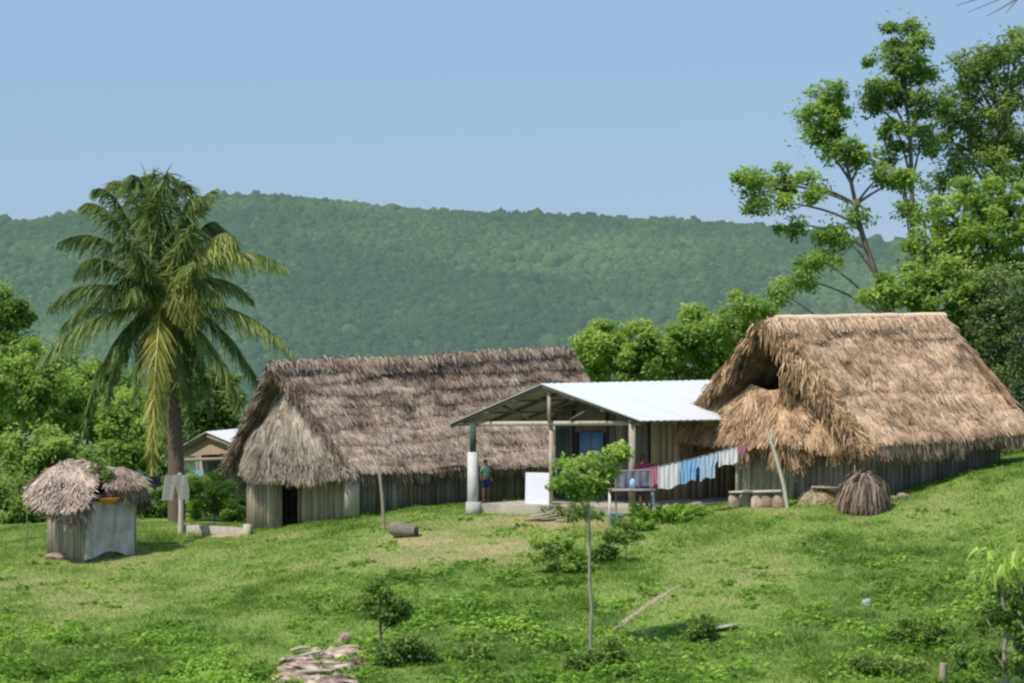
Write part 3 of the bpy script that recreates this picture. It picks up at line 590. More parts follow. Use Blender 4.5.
for w_ in (V1, Vc, Vr): w_[2] = min(w_[2], ground(w_[0], w_[1]))
ze2 = Cn2[2]+.45
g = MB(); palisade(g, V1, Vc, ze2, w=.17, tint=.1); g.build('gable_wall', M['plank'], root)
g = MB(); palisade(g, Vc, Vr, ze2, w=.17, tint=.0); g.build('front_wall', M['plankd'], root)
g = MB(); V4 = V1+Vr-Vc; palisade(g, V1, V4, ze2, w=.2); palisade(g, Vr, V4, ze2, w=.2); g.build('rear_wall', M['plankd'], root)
for q, m_ in ((V1, .7), (lerp(V1, Vc, .45), .6)): g = MB(); g.beam([q[0]-.02, q[1]-.1, q[2]-.3], [q[0]-.02, q[1]-.1, ze2], .12, .1, m_); g.build('wall_post', M['bench'], root)
# ------------------------------------------------------------------ tin roof pavilion
root_z = float(ground(2.5, 67))
EL = P(449, 424, 66.2); ER = P(641, 421, 64.6); AP = P(541, 384, 65.3); ARe = P(728, 380, 69.6); ERe = P(828, 418, 68.9); ELe = EL+(ARe-AP)
root = empty('pavilion_house', (2.6, 66.8, root_z), 'open fronted house with white tin roof and concrete post between the two thatched houses', 'house')
def slab(g, a, b, c, d, th, t=.5, corr=0, n=60):
    """sloped sheet a-b (ridge) to d-c (eave) with optional corrugation"""
    u = np.linspace(0, 1, n)[:, None, None]; v = np.linspace(0, 1, 8)[None, :, None]
    S = (a*(1-u)+b*u)*(1-v)+(d*(1-u)+c*u)*v; nn = unit(np.cross(b-a, d-a)); nn = nn*np.sign(nn[2])
    S = S+nn*(corr*np.sin(np.arange(n)*np.pi*.9))[:, None, None]
    g.grid(S+nn*th/2, t); g.grid((S-nn*th/2)[::-1], t)
    for e in (S[:, 0], S[:, -1]): g.grid(np.stack([e+nn*th/2, e-nn*th/2], 1), t)
    for e in (S[0], S[-1]): g.grid(np.stack([e+nn*th/2, e-nn*th/2], 1), t)
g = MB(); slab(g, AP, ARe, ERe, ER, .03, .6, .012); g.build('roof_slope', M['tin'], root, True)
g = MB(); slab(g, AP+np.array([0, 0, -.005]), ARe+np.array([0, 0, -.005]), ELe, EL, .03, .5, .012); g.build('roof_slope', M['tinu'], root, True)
dn = np.array([0, 0, -.07])
g = MB()
for k in np.linspace(0.01, .98, 7):
    o = (ARe-AP)*k; g.beam(AP+o+dn, EL+o+dn, .06, .09, .4); g.beam(AP+o+dn, ER+(ERe-ER)*k+dn, .06, .09, .4)
for k in (.3, .6, .88):
    g.beam(lerp(AP, EL, k)+dn*1.9, lerp(ARe, ELe, k)+dn*1.9, .05, .06, .35); g.beam(lerp(AP, ER, k)+dn*1.9, lerp(ARe, ERe, k)+dn*1.9, .05, .06, .35)
g.build('rafters', M['woodd'], root)
# front truss
TL = P(458, 421, 66.15); TR = P(640, 420, 64.68); off = np.array([.03, .12, 0])
g = MB(); g.beam(TL+off+dn*1.2, TR+off+dn*1.2, .1, .12, .75); g.build('tie_beam', M['plank'], root)
g = MB(); q = lerp(AP, (TL+TR)/2, .0)+off; q = P(549, 390, 65.45); g.beam(q, P(549, 422, 65.45), .09, .13, .75); g.build('king_post', M['plank'], root)
g = MB(); g.beam(P(500, 404, 65.9), P(530, 420, 65.7), .05, .07, .4); g.build('truss_strut', M['woodd'], root); g = MB(); g.beam(P(598, 404, 65.1), P(570, 420, 65.3), .05, .07, .4); g.build('truss_strut', M['woodd'], root)
slabz = P(512, 505, 65.5)[2]
# floor slab (rough concrete plinth)
f0 = P(470, 505, 66.0); f1 = P(642, 503, 64.6); f0[2] = f1[2] = slabz
back = (ERe-ER)*1.0; back[2] = 0; backL = (ARe-AP)*1.0; backL[2] = 0
g = MB(); cs = [f0, f1, f1+back, f0+backL]
bot = [c-np.array([0, 0, .75]) for c in cs]
nseg = 24
for i in range(4):
    a, b = np.array(cs[i]), np.array(cs[(i+1) % 4]); u = np.linspace(0, 1, nseg)[:, None]; top_ = a*(1-u)+b*u
    bt = top_-np.array([0, 0, .75]); gr = np.stack([top_, top_*.85+bt*.15, top_*.6+bt*.4, bt], 1); gr[:, 1:3] += .03*np.stack([vnoise(gr[:, 1:3], .3, k) for k in range(3)], -1)
    g.grid(gr, np.clip(.5+.25*vnoise(gr, .5, 4), 0, 1))
g.grid(np.array([[cs[0], cs[3]], [cs[1], cs[2]]]), .55)
g.build('floor_slab', M['concrete'], root)
# posts
def post(name, px, D_, ytop, r, m_, zb=None, t=.6):
    g = MB(); a = P(px, ytop, D_); zb_ = slabz if zb is None else zb; g.beam([a[0], a[1], zb_], a, r, r, t); return g.build(name, m_, root)
pl = P(473, 452, 66.0); g = MB(); g.box((pl[0], pl[1], (pl[2]+slabz-.35)/2), (.24, .24, pl[2]-slabz+.35), -.3, .6); g.box((pl[0]+.03, pl[1]-.02, slabz-.16), (.36, .36, .42), -.3, .2); pcol = g.build('concrete_post', M['whitepaint'], root)
g = MB(); a = P(473, 424, 66.0); g.beam([a[0], a[1], pl[2]+.002], a, .17, .17, .1); g.build('timber_post', M['greenp'], root)
post('timber_post', 551, 65.6, 422, .10, M['plank'], t=.75)
post('timber_post', 632, 64.85, 421, .17, M['concrete'], t=.45)
# room walls in the shade of the roof
r0 = P(553, 500, 67.0); r1 = P(655, 500, 66.6); r2 = P(700, 500, 68.2)
r0 = np.array([P(555, 500, 67.6)[0], 67.6, slabz]); r1 = np.array([P(648, 500, 66.9)[0], 66.9, slabz]); r2 = np.array([P(741, 500, 68.6)[0], 68.6, slabz])
wt = ER[2]+.25
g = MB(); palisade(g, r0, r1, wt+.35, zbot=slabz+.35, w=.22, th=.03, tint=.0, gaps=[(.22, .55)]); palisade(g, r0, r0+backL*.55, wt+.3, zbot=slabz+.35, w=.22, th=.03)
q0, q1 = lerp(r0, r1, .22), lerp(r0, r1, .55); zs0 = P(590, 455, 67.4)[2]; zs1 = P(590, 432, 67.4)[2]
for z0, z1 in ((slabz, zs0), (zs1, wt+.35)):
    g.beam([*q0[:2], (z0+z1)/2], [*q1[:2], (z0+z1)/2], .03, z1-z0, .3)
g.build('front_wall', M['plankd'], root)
g = MB(); g.beam([q0[0]+.12, q0[1]-.05, (zs0+zs1)/2], [q1[0]-.08, q1[1]-.05, (zs0+zs1)/2], .03, zs1-zs0+.03, .5); sh = g.build('shutter', M['blue'], root)
g = MB(); qm = (q0+q1)/2; g.beam([qm[0], qm[1]-.08, zs0], [qm[0], qm[1]-.08, zs1], .03, .012, .3, up=(0, 1, 0)); g.build('shutter_batten', M['blue'], sh)
g = MB(); palisade(g, r1+np.array([.08, -.02, 0]), r2, wt+.2, zbot=slabz+.35, w=.3, th=.03, tint=.0); g.build('side_wall', M['plankt'], root)
g = MB(); palisade(g, P(556, 500, 67.55)*[1, 1, 0]+[0, -.06, slabz+.35], P(570, 500, 67.45)*[1, 1, 0]+[0, -.06, slabz+.35], P(560, 428, 67.5)[2], w=.2, th=.03); g.build('door', M['greenp'], root)
# white board leaning on the middle post
def leanboard():
    g = MB(); a = P(525, 499, 65.75); b = P(550, 499, 65.62); a[2] = b[2] = slabz+.006; h = 31/F*65.7
    a2 = a+[0.02, .18, h]; b2 = b+[0.0, .16, h]; 
    u = np.linspace(0, 1, 10)[:, None, None]; v = np.linspace(0, 1, 10)[None, :, None]; S = (a*(1-u)+b*u)*(1-v)+(a2*(1-u)+b2*u)*v
    g.grid(S, .8); g.grid((S+[0, .035, .004])[::-1], .8)
    for e, f_ in ((S[0], 0), (S[-1], 0), (S[:, -1], 0), (S[:, 0], 0)): g.grid(np.stack([e, e+[0, .035, .004]], 1), .7)
    return g.build('white_board', mat('board_white', (.66, .66, .72), (.82, .82, .88), 3))
tag(leanboard(), 'plain white board standing on the pavilion floor against the thin middle post', 'board')
# ------------------------------------------------------------------ far tin-roofed hut
D = 79
root = empty('tin_roofed_hut', onG(205, D), 'small open hut with tin gable roof behind the palm trunk', 'hut')
a0 = P(206, 432, D); e0 = P(160, 458, D+.6); e1 = P(254, 452, D-1.0); bk = np.array([2.0, 3.2, .05])
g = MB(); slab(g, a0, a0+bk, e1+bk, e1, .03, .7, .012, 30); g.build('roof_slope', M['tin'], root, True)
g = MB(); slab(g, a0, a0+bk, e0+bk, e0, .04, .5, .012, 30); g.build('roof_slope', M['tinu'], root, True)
g = MB(); g.beam(lerp(a0, e0, .05)+[0.03, .1, -.1], e0+[.03, .1, -.08], .06, .1, .5); g.beam(a0+[0, .1, -.12], e1+[0, .1, -.1], .06, .1, .5); g.beam(lerp(e0, e1, .08)+[0, .1, -.1], e1+[0, .12, -.2], .08, .1, .5); g.build('rafters', M['wood'], root)
for p_ in (P(171, 462, D+.4), P(176, 462, D+3.6)): 
    zz = float(ground(p_[0], p_[1])); g = MB(); g.beam([p_[0], p_[1], zz-.3], p_, .1, .1, .7); g.build('corner_post', M['wood'], root)
g = MB(); gb = [lerp(a0, e0, .85)+[0, .3, 0], lerp(a0, e1, .8)+[0, .3, 0]]; z0 = e0[2]-.05
v = np.array([a0+[0, .3, -.12], gb[0]+[0, 0, -.14], gb[1]+[0, 0, -.14]]); g.add(v, [[0, 1, 2]], .4); g.build('gable_panel', M['plankt'], root)
g = MB(); pa = P(196, 520, D+2.5); pb = P(258, 520, D+1.2); pa[2] = ground(*pa[:2]); pb[2] = ground(*pb[:2]); palisade(g, pa, pb, z0+.1, w=.2); g.build('wall', M['plankd'], root)
# ------------------------------------------------------------------ small shed (left)
D = 64
sA = P(48, 546, 65.3); sC = P(84, 553, 63.6); sR = P(136, 548, 64.6); zt = P(90, 500, 64)[2]
for w_ in (sA, sC, sR): w_[2] = min(w_[2], ground(w_[0], w_[1]))
root = empty('thatched_shed', (*((sA+sR)/2)[:2], float(ground(*((sA+sR)/2)[:2]))), 'small low shed under shaggy broken thatch with pale sheet hung on its wall', 'shed')
g = MB(); palisade(g, sA, sC, zt+.15, w=.1, tint=.05); palisade(g, sC, sR, zt+.15, w=.1, tint=.1); s4 = sA+sR-sC; palisade(g, sA, s4, zt+.3, w=.12); palisade(g, sR, s4, zt+.3, w=.12); g.build('wall', M['plank'], root)
# hanging weathered sheet
g = MB(); u = np.linspace(0, 1, 30)[:, None]; v = np.linspace(0, 1, 20)[None]
ba = P(86, 504, 63.55); bb = P(135, 502, 64.4); X_ = ba[0]+(bb[0]-ba[0])*u+0*v; Y_ = ba[1]+(bb[1]-ba[1])*u-.09-.10*v+.05*np.sin(u*23+v*4)+.03*np.sin(u*11-v*9); Z_ = zt-.02-(zt-ground(sC[0], sC[1])-.12)*v*(1-.12*np.sin(u*3)**2)+0*u
g.grid(np.stack([X_, Y_, Z_], -1), np.clip(.62+.25*fbm(np.stack([X_, Y_*3, Z_], -1), .25, 3), 0, 1)); g.build('wall_sheet', mat('weathered_sheet', (.20, .165, .14), (.64, .59, .54), 6, stretch=(1, 1, .5)), root, True)
g = MB()
rA, rB = P(62, 470, 64.6), P(97, 468, 64.7)
thatch(g, [P(60, 468, 65.0), P(80, 464, 64.6), P(98, 468, 64.6)], [P(33, 492, 64.4), P(42, 503, 63.3), P(66, 506, 63.0), P(88, 498, 63.2)], 6500, .34, .045, np.array([-.3, -.8, .6]), sag=-.26, bump=.2, hang=.22, seed=31, thick=.25, fringe=.8, messy=.6, jag=.9, tint=.1, mott=.25)
thatch(g, [P(60, 468, 65.0), P(98, 468, 64.7)], [P(30, 492, 65.6), P(96, 488, 66.4)], 2500, .42, .042, np.array([-.3, .8, .8]), sag=-.2, bump=.12, hang=.3, seed=32, messy=.4, tint=.08)
g.build('roof_thatch', M['thatchs'], root)
g = MB(); thatch(g, [P(112, 470, 64.8), P(122, 467, 64.8), P(132, 473, 64.9)], [P(109, 487, 64.0), P(126, 487, 64.0), P(143, 484, 64.3)], 2600, .32, .04, np.array([.2, -.8, .6]), sag=-.15, bump=.1, hang=.26, seed=33, thick=.2, fringe=.5, messy=.4, jag=.6, tint=-.04)
thatch(g, [P(112, 470, 64.8), P(132, 473, 64.9)], [P(104, 490, 66.2), P(146, 488, 66.0)], 1200, .38, .04, np.array([.2, .8, .8]), seed=34, messy=.4)
g.build('roof_thatch', M['thatchs'], root)
g = MB(); g.tube([P(66, 467, 64.75), P(100, 467, 64.5), P(128, 471, 64.5)], .045, 6, .7); g.tube([P(88, 497, 63.9), P(138, 494, 64.4)], .05, 6, .3); g.build('ridge_pole', M['wood'], root, True)
g = MB(); g.grid(np.array([[P(96, 470, 65.2), P(96, 500, 64.6)], [P(116, 470, 65.2), P(122, 500, 64.8)]]), .2); g.build('gap_shade_sheet', M['hole'], root)  # dark sheet standing in for the shade inside the roof gap
g = MB(); q = P(108, 499, 63.75); g.lathe(q+[0, 0, -.09], [(.001, 0), (.20, 0), (.29, .11), (.31, .12), (.30, .125), (.001, .10)], 18, .5); tag(g.build('plastic_basin', M['orange'], smooth=True), 'orange plastic basin tucked under the broken thatch of the small shed', 'basin')
tree('roof_vine', P(106, 488, 64.2), [P(104, 470, 64.2)], [B(103, 474, 64.1, 12, 11, .3), B(98, 466, 64.1, 7, 7, .2), B(112, 484, 64.2, 8, 7, .2)], 1000, M['leafd'], M['bark'], 'dark green vine growing out of the gap in the small shed roof', 'vine', leaf=.10, clump=.14, tr=.02, parts=('stem', 'foliage'), tint=.1)
# stone at its foot, white rag
def rock(name, c, size, m_, label, cat, seed, sub=4, amp=.28, rz=0):
    v, f = ico(sub); n_ = unit(v); v = v*(1+amp*fbm(v+seed*3.7, .9, seed, 4))[:, None]; v = np.sign(v)*np.abs(v)**.9*np.array(size)
    ca, sa = math.cos(rz), math.sin(rz); v = v@np.array([[ca, sa, 0], [-sa, ca, 0], [0, 0, 1]])
    g = MB(); g.add(v+np.asarray(c), f, np.clip(.5+.2*vnoise(n_*2, 1, seed), 0, 1)); o = g.build(name, m_, smooth=True); return tag(o, label, cat)
q = G(58, 559); rock('rock', q+[0, 0, .03], (.32, .22, .12), M['rock'], 'flat pale stone at the foot of the small shed', 'rock', 3)
# ------------------------------------------------------------------ cloth helper
def hang_cloth(name, p0, p1, drop, m_, label, cat, shape=None, fold=.035, seed=0, line_off=0):
    """cloth pinned along p0-p1; shape(u,v)->keep gives legs, sleeves"""
    nu, nv = 26, 20; p0 = np.asarray(p0, float); p1 = np.asarray(p1, float)
    u = np.linspace(0, 1, nu)[:, None]+np.zeros((1, nv)); v = np.linspace(0, 1, nv)[None]+np.zeros((nu, 1))
    w = u.copy()
    if shape: w = shape(u, v)
    base = p0+(p1-p0)*w[..., None]
    nrm = unit(np.cross(p1-p0, [0, 0, 1.]))
    dr = drop*v*(1-.06*np.sin(u*7+seed))
    S = base+np.array([0, 0, -1])*dr[..., None]+nrm*(fold*.45*v*np.sin(u*14+seed*2+v*2)+fold*.5*np.sin(u*29+seed))[..., None]
    S[..., 2] -= .03*np.sin(np.pi*((u*3) % 1))*(1-v)
    g = MB(); g.grid(S, np.clip(.6+.2*vnoise(S, .25, seed), 0, 1))
    return tag(g.build(name, m_, smooth=True), label, cat)
def trouser(name, p0, p1, drop, m_, label, cat, seed=0, waist=.35):
    p0 = np.asarray(p0, float); p1 = np.asarray(p1, float); nrm = unit(np.cross(p1-p0, [0, 0, 1.])); g = MB()
    for s0, s1, b0, b1 in ((0, .5, -.08, .40), (.5, 1, .60, 1.08)):
        u = np.linspace(0, 1, 12)[:, None]+np.zeros((1, 16)); v = np.linspace(0, 1, 16)[None]+np.zeros((12, 1))
        k = np.clip((v-waist)/(1-waist), 0, 1)
        a = s0+(b0-s0)*(v if s0 == 0 else k); b = s1+(b1-s1)*(k if s0 == 0 else v)
        w = a+(b-a)*u; S = p0+(p1-p0)*w[..., None]-np.array([0, 0, 1])*(drop*v)[..., None]+nrm*(.03*np.sin(w*16+seed+v*3))[..., None]
        g.grid(S, .55)
    return tag(g.build(name, m_, smooth=True), label, cat)
def rope(name, pts, label, sag=.0):
    g = MB(); g.tube(poly(pts, 30), .008, 5, .5); return tag(g.build(name, M['wood'], smooth=True), label, 'clothesline')
# left clothesline
l0 = P(134, 476, 64.4); l1 = P(180, 475, 69.3)
rope('clothesline', [l0, lerp(l0, l1, .5)+[0, 0, -.04], l1], 'short clothesline from the small shed roof to the pale post')
def on(a, b, px):
    lo, hi = 0., 1.
    for _ in range(40):
        mid_ = (lo+hi)/2
        if proj(lerp(a, b, mid_))[0] < px: lo = mid_
        else: hi = mid_
    return lerp(a, b, lo)
hang_cloth('hanging_cloth', on(l0, l1, 136), on(l0, l1, 148), .22, M['cgrey'], 'grey cloth hung nearest the small shed', 'cloth', seed=1)
hang_cloth('hanging_cloth', on(l0, l1, 149), on(l0, l1, 161), .32, M['cdark'], 'black cloth hung between the grey cloth and beige shorts', 'cloth', seed=2)
trouser('hanging_shorts', on(l0, l1, 164), on(l0, l1, 179.5)+[.22, .0, 0], .70, M['cbeige'], 'pale beige shorts hanging at the post of the left clothesline', 'shorts', 2)
pb = onG(180, 69.4); g = MB(); g.tube([pb-[0, 0, .3], pb+[.02, 0, .8], P(180, 473, 69.4)], [.085, .08, .07], 8, .8); tag(g.build('wooden_post', M['bench'], smooth=True), 'pale wooden post carrying the left clothesline with beige shorts', 'post')
q = P(27, 485, 66); g = MB(); zz = float(ground(q[0], q[1])); g.tube([[q[0], q[1], zz-.2], q+[0, 0, .05]], .02, 6, .3); tag(g.build('garden_stake', M['wood'], smooth=True), 'thin stake with a white rag left of the small shed', 'stake')
hang_cloth('white_rag', P(24, 486, 65.97), P(32, 486, 65.97), .25, M['cwhite'], 'small white rag on a stake left of the small shed', 'rag', seed=5)
hang_cloth('hanging_cloth', P(193, 470, 78.6), P(203, 469, 78.4), .5, M['clblue'], 'light blue cloth hanging under the far tin roofed hut', 'cloth', seed=3)
# low kerb wall
k0 = onG(184, 69.6); k1 = onG(252, 69.0); g = MB(); n_ = 26; u = np.linspace(0, 1, n_)
for i in range(n_-1):
    a, b = lerp(k0, k1, u[i]), lerp(k0, k1, u[i+1]); z = k0[2]+.20-.06*u[i]
    g.box(((a[0]+b[0])/2, (a[1]+b[1])/2, z-.22+random.uniform(-.006, .006)), ((b-a)[0], .28+random.uniform(-.01, .01), .55), -.05, .5+random.uniform(-.1, .1))
g.box(k1+[-.12, -.12, .02], (.2, .3, .52), -.1, .7)
tag(g.build('low_wall', M['concrete']), 'low pale concrete wall between the post and the big house corner', 'wall')
g = MB(); q = G(232, 536); g.lathe(q-[0, 0, .1], [(.75, -.04), (.6, .1), (.3, .17), (.001, .19)], 20, .7, 1, .5); tag(g.build('dirt_pile', M['dirt'], smooth=True), 'reddish dirt heaped under the low concrete wall', 'dirt pile')
# ------------------------------------------------------------------ standing pole and log
g = MB(); a = G(385, 530); g.tube([a-[0, 0, .3], P(382, 495, a[1]), P(379, 468, a[1]), P(377, 448, a[1]+.05)], [.05, .045, .04, .03], 8, .6); g.tube([P(379, 466, a[1]), P(384, 452, a[1])], [.03, .02], 6, .6)
tag(g.build('forked_pole', M['wood'], smooth=True), 'thin forked wooden pole standing before the big thatched house', 'pole')
a = G(403, 537)
v = []; g = MB(); g.tube([a+[-.36, .05, .17], a+[-.2, .03, .18], a+[.1, -.02, .17], a+[.36, -.05, .15]], [.15, .19, .18, .14], 14, .8, rough=.07)
g.tube([a+[.37, -.05, .15], a+[.39, -.053, .15]], [.13, .12], 12, .1)
tag(g.build('log', M['woodd'], smooth=True), 'short thick cut log lying on the grass by the forked pole', 'log')
g = MB()
for i in range(9): 
    q = G(552+random.uniform(-16, 22), 520+random.uniform(-2, 3)); d_ = np.array([random.uniform(.25, .5), random.uniform(-.1, .1), 0]); g.tube([q-d_*.7+[0, 0, .05], q+d_*.7+[0, 0, .07+.03*i % .1]], [.035, .03], 6, random.uniform(.3, .8))
tag(g.build('stick_pile', M['wood'], smooth=True), 'low heap of sticks on the bare ground before the pavilion', 'sticks')
# ------------------------------------------------------------------ main clothesline
pole_b = G(789, 508); pole_t = P(766, 428, pole_b[1]+.3)
g = MB(); g.tube([pole_b-[0, 0, .25], lerp(pole_b, pole_t, .3)+[.04, 0, 0], lerp(pole_b, pole_t, .65)+[.05, 0, 0], pole_t], [.06, .055, .05, .04], 8, .75, rough=.015)
g.tube([lerp(pole_b, pole_t, .8), P(773, 430, pole_t[1])], [.04, .03], 6, .7); tag(g.build('leaning_pole', M['bench'], smooth=True), 'pale crooked pole leaning against the tan thatched house eave', 'pole')
c0 = P(633, 471, 64.72); c1 = on(pole_b, pole_t, 768.5) if False else lerp(pole_b, pole_t, .88)
cm = [c0, P(660, 466, 64.55), P(695, 458, 64.4), P(735, 447, 64.2), c1]
rope('clothesline', cm, 'long clothesline from the pavilion post to the leaning pole')
cp = poly(cm, 200); cpx = proj(cp)[0]
def L_(px): return cp[np.argmin(np.abs(cpx-px))]
hang_cloth('hanging_cloth', L_(658), L_(680), .64, M['cwhite'], 'white cloth next to the pink cloth on the long clothesline', 'cloth', seed=1, fold=.03)
hang_cloth('hanging_cloth', L_(646), L_(658), .50, M['cpink'], 'wider bright pink cloth at the pavilion end of the long clothesline', 'cloth', seed=2)
def shirt(u, v):
    s = np.clip((v-.34)*6, 0, 1); return u*(1-s)+(.14+.72*u)*s
hang_cloth('hanging_shirt', L_(678), L_(699), .60, M['clblue'], 'sky blue shirt on the long clothesline beside the white cloth', 'shirt', shape=shirt, seed=3)
hang_cloth('hanging_cloth', L_(692)+[0, .08, 0], L_(706)+[0, .08, 0], .50, M['cblue'], 'deep blue cloth between the two light shirts', 'cloth', seed=4)
hang_cloth('hanging_shirt', L_(697), L_(718), .64, M['cpblue'], 'very pale blue shirt nearest the tan thatched house', 'shirt', shape=shirt, seed=5)
hang_cloth('hanging_cloth', L_(719), L_(738), .42, M['cwhite'], 'small white cloth at the upper right end of the long clothesline', 'cloth', seed=6)
hang_cloth('hanging_cloth', L_(737), L_(746), .22, M['cpink'], 'small pink cloth last on the long clothesline', 'cloth', seed=7)
# near rack with grey cloth, table, bucket
ra = G(612, 512); rb = G(655, 512); yk = 63.9
ta, tb = P(616, 471, yk), P(651, 470, yk)
g = MB()
for px_ in (616, 651):
    t_ = P(px_, 470, yk); z_ = float(ground(t_[0], t_[1])); g.tube([[t_[0], t_[1], z_-.2], t_+[0, 0, .02]], .022, 6, .6)
g.tube([ta, tb], .018, 6, .6); tag(g.build('drying_rack', M['wood'], smooth=True), 'stick drying rack in front of the pavilion, holding a grey sheet', 'rack')
hang_cloth('hanging_cloth', ta+[0.02, -.02, .01], tb+[-.02, -.02, .01], .46, M['cgrey'], 'dark grey patterned sheet hung in front of the pavilion post', 'cloth', seed=8, fold=.05)
trouser('hanging_shorts', P(637, 484, yk+.15), P(650, 484, yk+.15), .26, M['cnavy'], 'navy shorts below the grey sheet', 'shorts', 3)
for o_ in (): pass
table = empty('wash_table', G(630, 516), 'low wash table with pale legs by the pavilion edge', 'table')
g = MB(); tz = P(630, 490, 63.6)[2]; A_ = P(608, 490, 63.6); B_ = P(656, 490, 63.3); cT = (A_+B_)/2
g.box((cT[0], cT[1]+.2, tz), (B_[0]-A_[0], .5, .05), 0, .3); g.build('tabletop', M['plank'], table)
for x_, y_ in ((A_[0]+.05, A_[1]), (B_[0]-.05, A_[1]), (A_[0]+.05, A_[1]+.4), (B_[0]-.05, A_[1]+.4)):
    g = MB(); z_ = float(ground(x_, y_)); g.beam([x_, y_, z_-.05], [x_, y_, tz-.026], .05, .05, .8); g.build('leg', M['whitepaint'], table)
g = MB(); q = np.array([P(633, 488, 63.6)[0], 63.75, tz+.026]); g.lathe(q, [(.001, 0), (.07, 0), (.085, .18), (.05, .23), (.03, .26), (.001, .265)], 14, .6); tag(g.build('washing_jug', M['cpblue'], smooth=True), 'pale blue jug on the wash table', 'jug')
q = onG(617, 63.2); q[2] += .02; bk_ = empty('plastic_bucket', q, 'bright blue plastic bucket on the ground before the wash table', 'bucket')
g = MB(); g.lathe(q, [(.001, .01), (.13, .01), (.18, .34), (.20, .35), (.195, .36), (.17, .345), (.12, .03), (.001, .03)], 20, .6); g.build('body', M['bluepl'], bk_, True)
g = MB(); an = np.linspace(0, math.pi, 14); g.tube(np.stack([q[0]+.185*np.cos(an), q[1]-.05-.10*np.sin(an), q[2]+.34-.10*np.sin(an)], -1), .007, 5); g.build('handle', M['metal'], bk_, True)
# ------------------------------------------------------------------ clutter by the tan house
D = 64.0
a = P(733, 492, 65.2); b = P(783, 491, 64.2); ben = empty('plank_bench', ((a[0]+b[0])/2, (a[1]+b[1])/2, float(ground((a[0]+b[0])/2, 64.7))), 'pale plank bench on stones beside the leaning pole', 'bench')
g = MB(); g.beam(a, b, .42, .06, .75); g.build('seat', M['bench'], ben)
g = MB()
for k in (.06, .27, .5, .72, .93):
    q = lerp(a, b, k); zz = float(ground(q[0], q[1])); h_ = q[2]-.031-zz+.1; v, f = ico(3); v = v*(1+.3*fbm(v+k*9, .8, 3, 3))[:, None]; g.add(np.sign(v)*np.abs(v)**.7*[.17+.04*random.random(), .19, h_/2]+[q[0], q[1], zz-.1+h_/2], f, random.uniform(.2, .9))
g.build('stone_support', M['rock'], ben)
g = MB(); q = G(822, 502); g.lathe(q-[0, 0, .05], [(.62, -.05), (.55, .12), (.38, .27), (.15, .36), (.001, .37)], 24, .6, 1, .6); v = g.V[0]; v += .05*np.stack([fbm(v, .25, k) for k in range(3)], -1)
m = 1500; a_ = rng.uniform(0, 2*np.pi, m); rr_ = rng.random(m)**.6*.6; pp = q+np.stack([rr_*np.cos(a_), rr_*np.sin(a_)*.6, .33*(1-(rr_/.62)**2)], -1); add_strips(g, pp, rng.standard_normal((m, 3))+[0, 0, -.2], .16, .014, rng.random(m))
tag(g.build('straw_mound', M['sand']), 'low straw coloured mound between the bench and frond bundle', 'mound')
g = MB(); a = P(812, 487, 64.3); b = P(840, 488, 64.1); g.beam(a, b, .25, .05, .35); 
for k in (.1, .9): q = lerp(a, b, k); zz = float(ground(q[0], q[1])); g.beam([q[0], q[1], zz-.1], q-[0, 0, .026], .06, .06, .4)
tag(g.build('low_shelf', M['plank']), 'low dark board shelf behind the straw coloured mound', 'shelf')
q = onG(864, 63.1); g = MB(); m = 2600; a_ = rng.uniform(0, 2*np.pi, m); rr_ = .60+.08*rng.standard_normal(m); top_h = .85
bp = q+np.stack([rr_*np.cos(a_), .8*rr_*np.sin(a_), rng.uniform(-.05, .35, m)], -1); tp_ = q+np.stack([.30*rng.random(m)*np.cos(a_+.3), .25*rng.random(m)*np.sin(a_+.3), top_h+.08*rng.standard_normal(m)], -1)
midp = lerp(bp, tp_, .55)+np.stack([.13*np.cos(a_), .11*np.sin(a_), .13+0*a_], -1)
for A_, B_ in ((bp, midp), (midp, tp_)): add_strips(g, B_, A_-B_, np.linalg.norm(B_-A_, axis=1)*1.02, .045, np.clip(.5+.2*rng.standard_normal(m)+.25*np.sin(a_*9), 0, 1), seg=2, nrm=np.stack([np.cos(a_), np.sin(a_), 0*a_], -1)+.3*rng.standard_normal((m, 3)))
g.lathe(q, [(.52, -.1), (.5, .3), (.36, .68), (.12, .84), (.001, .86)], 20, .15, 1, .8); g.tube([q+[-.1, -.1, .7], q+[-.14, -.12, 1.02]], [.03, .02], 6, .7)
tag(g.build('frond_bundle', M['bundle']), 'domed bundle of dry brown fronds leaning before the tan house', 'bundle')
for k, (px_, py_, s_, lab) in enumerate([(903, 498, .16, 'small grey stone right of the frond bundle'), (893, 500, .12, 'smallest stone touching the frond bundle'), (697, 509, .24, 'grey stone by the black basin below the clothesline')]):
    rock('rock', G(px_, py_)+[0, 0, .04], (s_, s_*.8, s_*.65), M['rock'] if k < 2 else M['rockg'], lab, 'rock', 20+k, 3)
q = G(692, 504); g = MB(); g.lathe(q, [(.001, .02), (.25, .02), (.36, .17), (.38, .18), (.365, .19), (.25, .06), (.001, .05)], 22, .3, 1, 1); tag(g.build('wash_basin', M['black'], smooth=True), 'wide black basin on the grass under the hanging shirts', 'basin')
q = P(905, 480, 66.0); q[2] = ground(q[0], q[1])+.02
g = MB(); g.lathe(q, [(.001, 0), (.13, 0), (.15, .28), (.16, .29), (.14, .29), (.12, .02), (.001, .02)], 16, .6); tag(g.build('metal_pail', M['metal'], smooth=True), 'small metal pail in the shade against the tan house long wall', 'pail')
g = MB(); q0_ = G(716, 633); g.beam(q0_+[-.1, 0, .08], q0_+[.48, .25, .14], .16, .05, .8); tag(g.build('plank', M['bench']), 'single pale plank lying on the grass slope', 'plank')
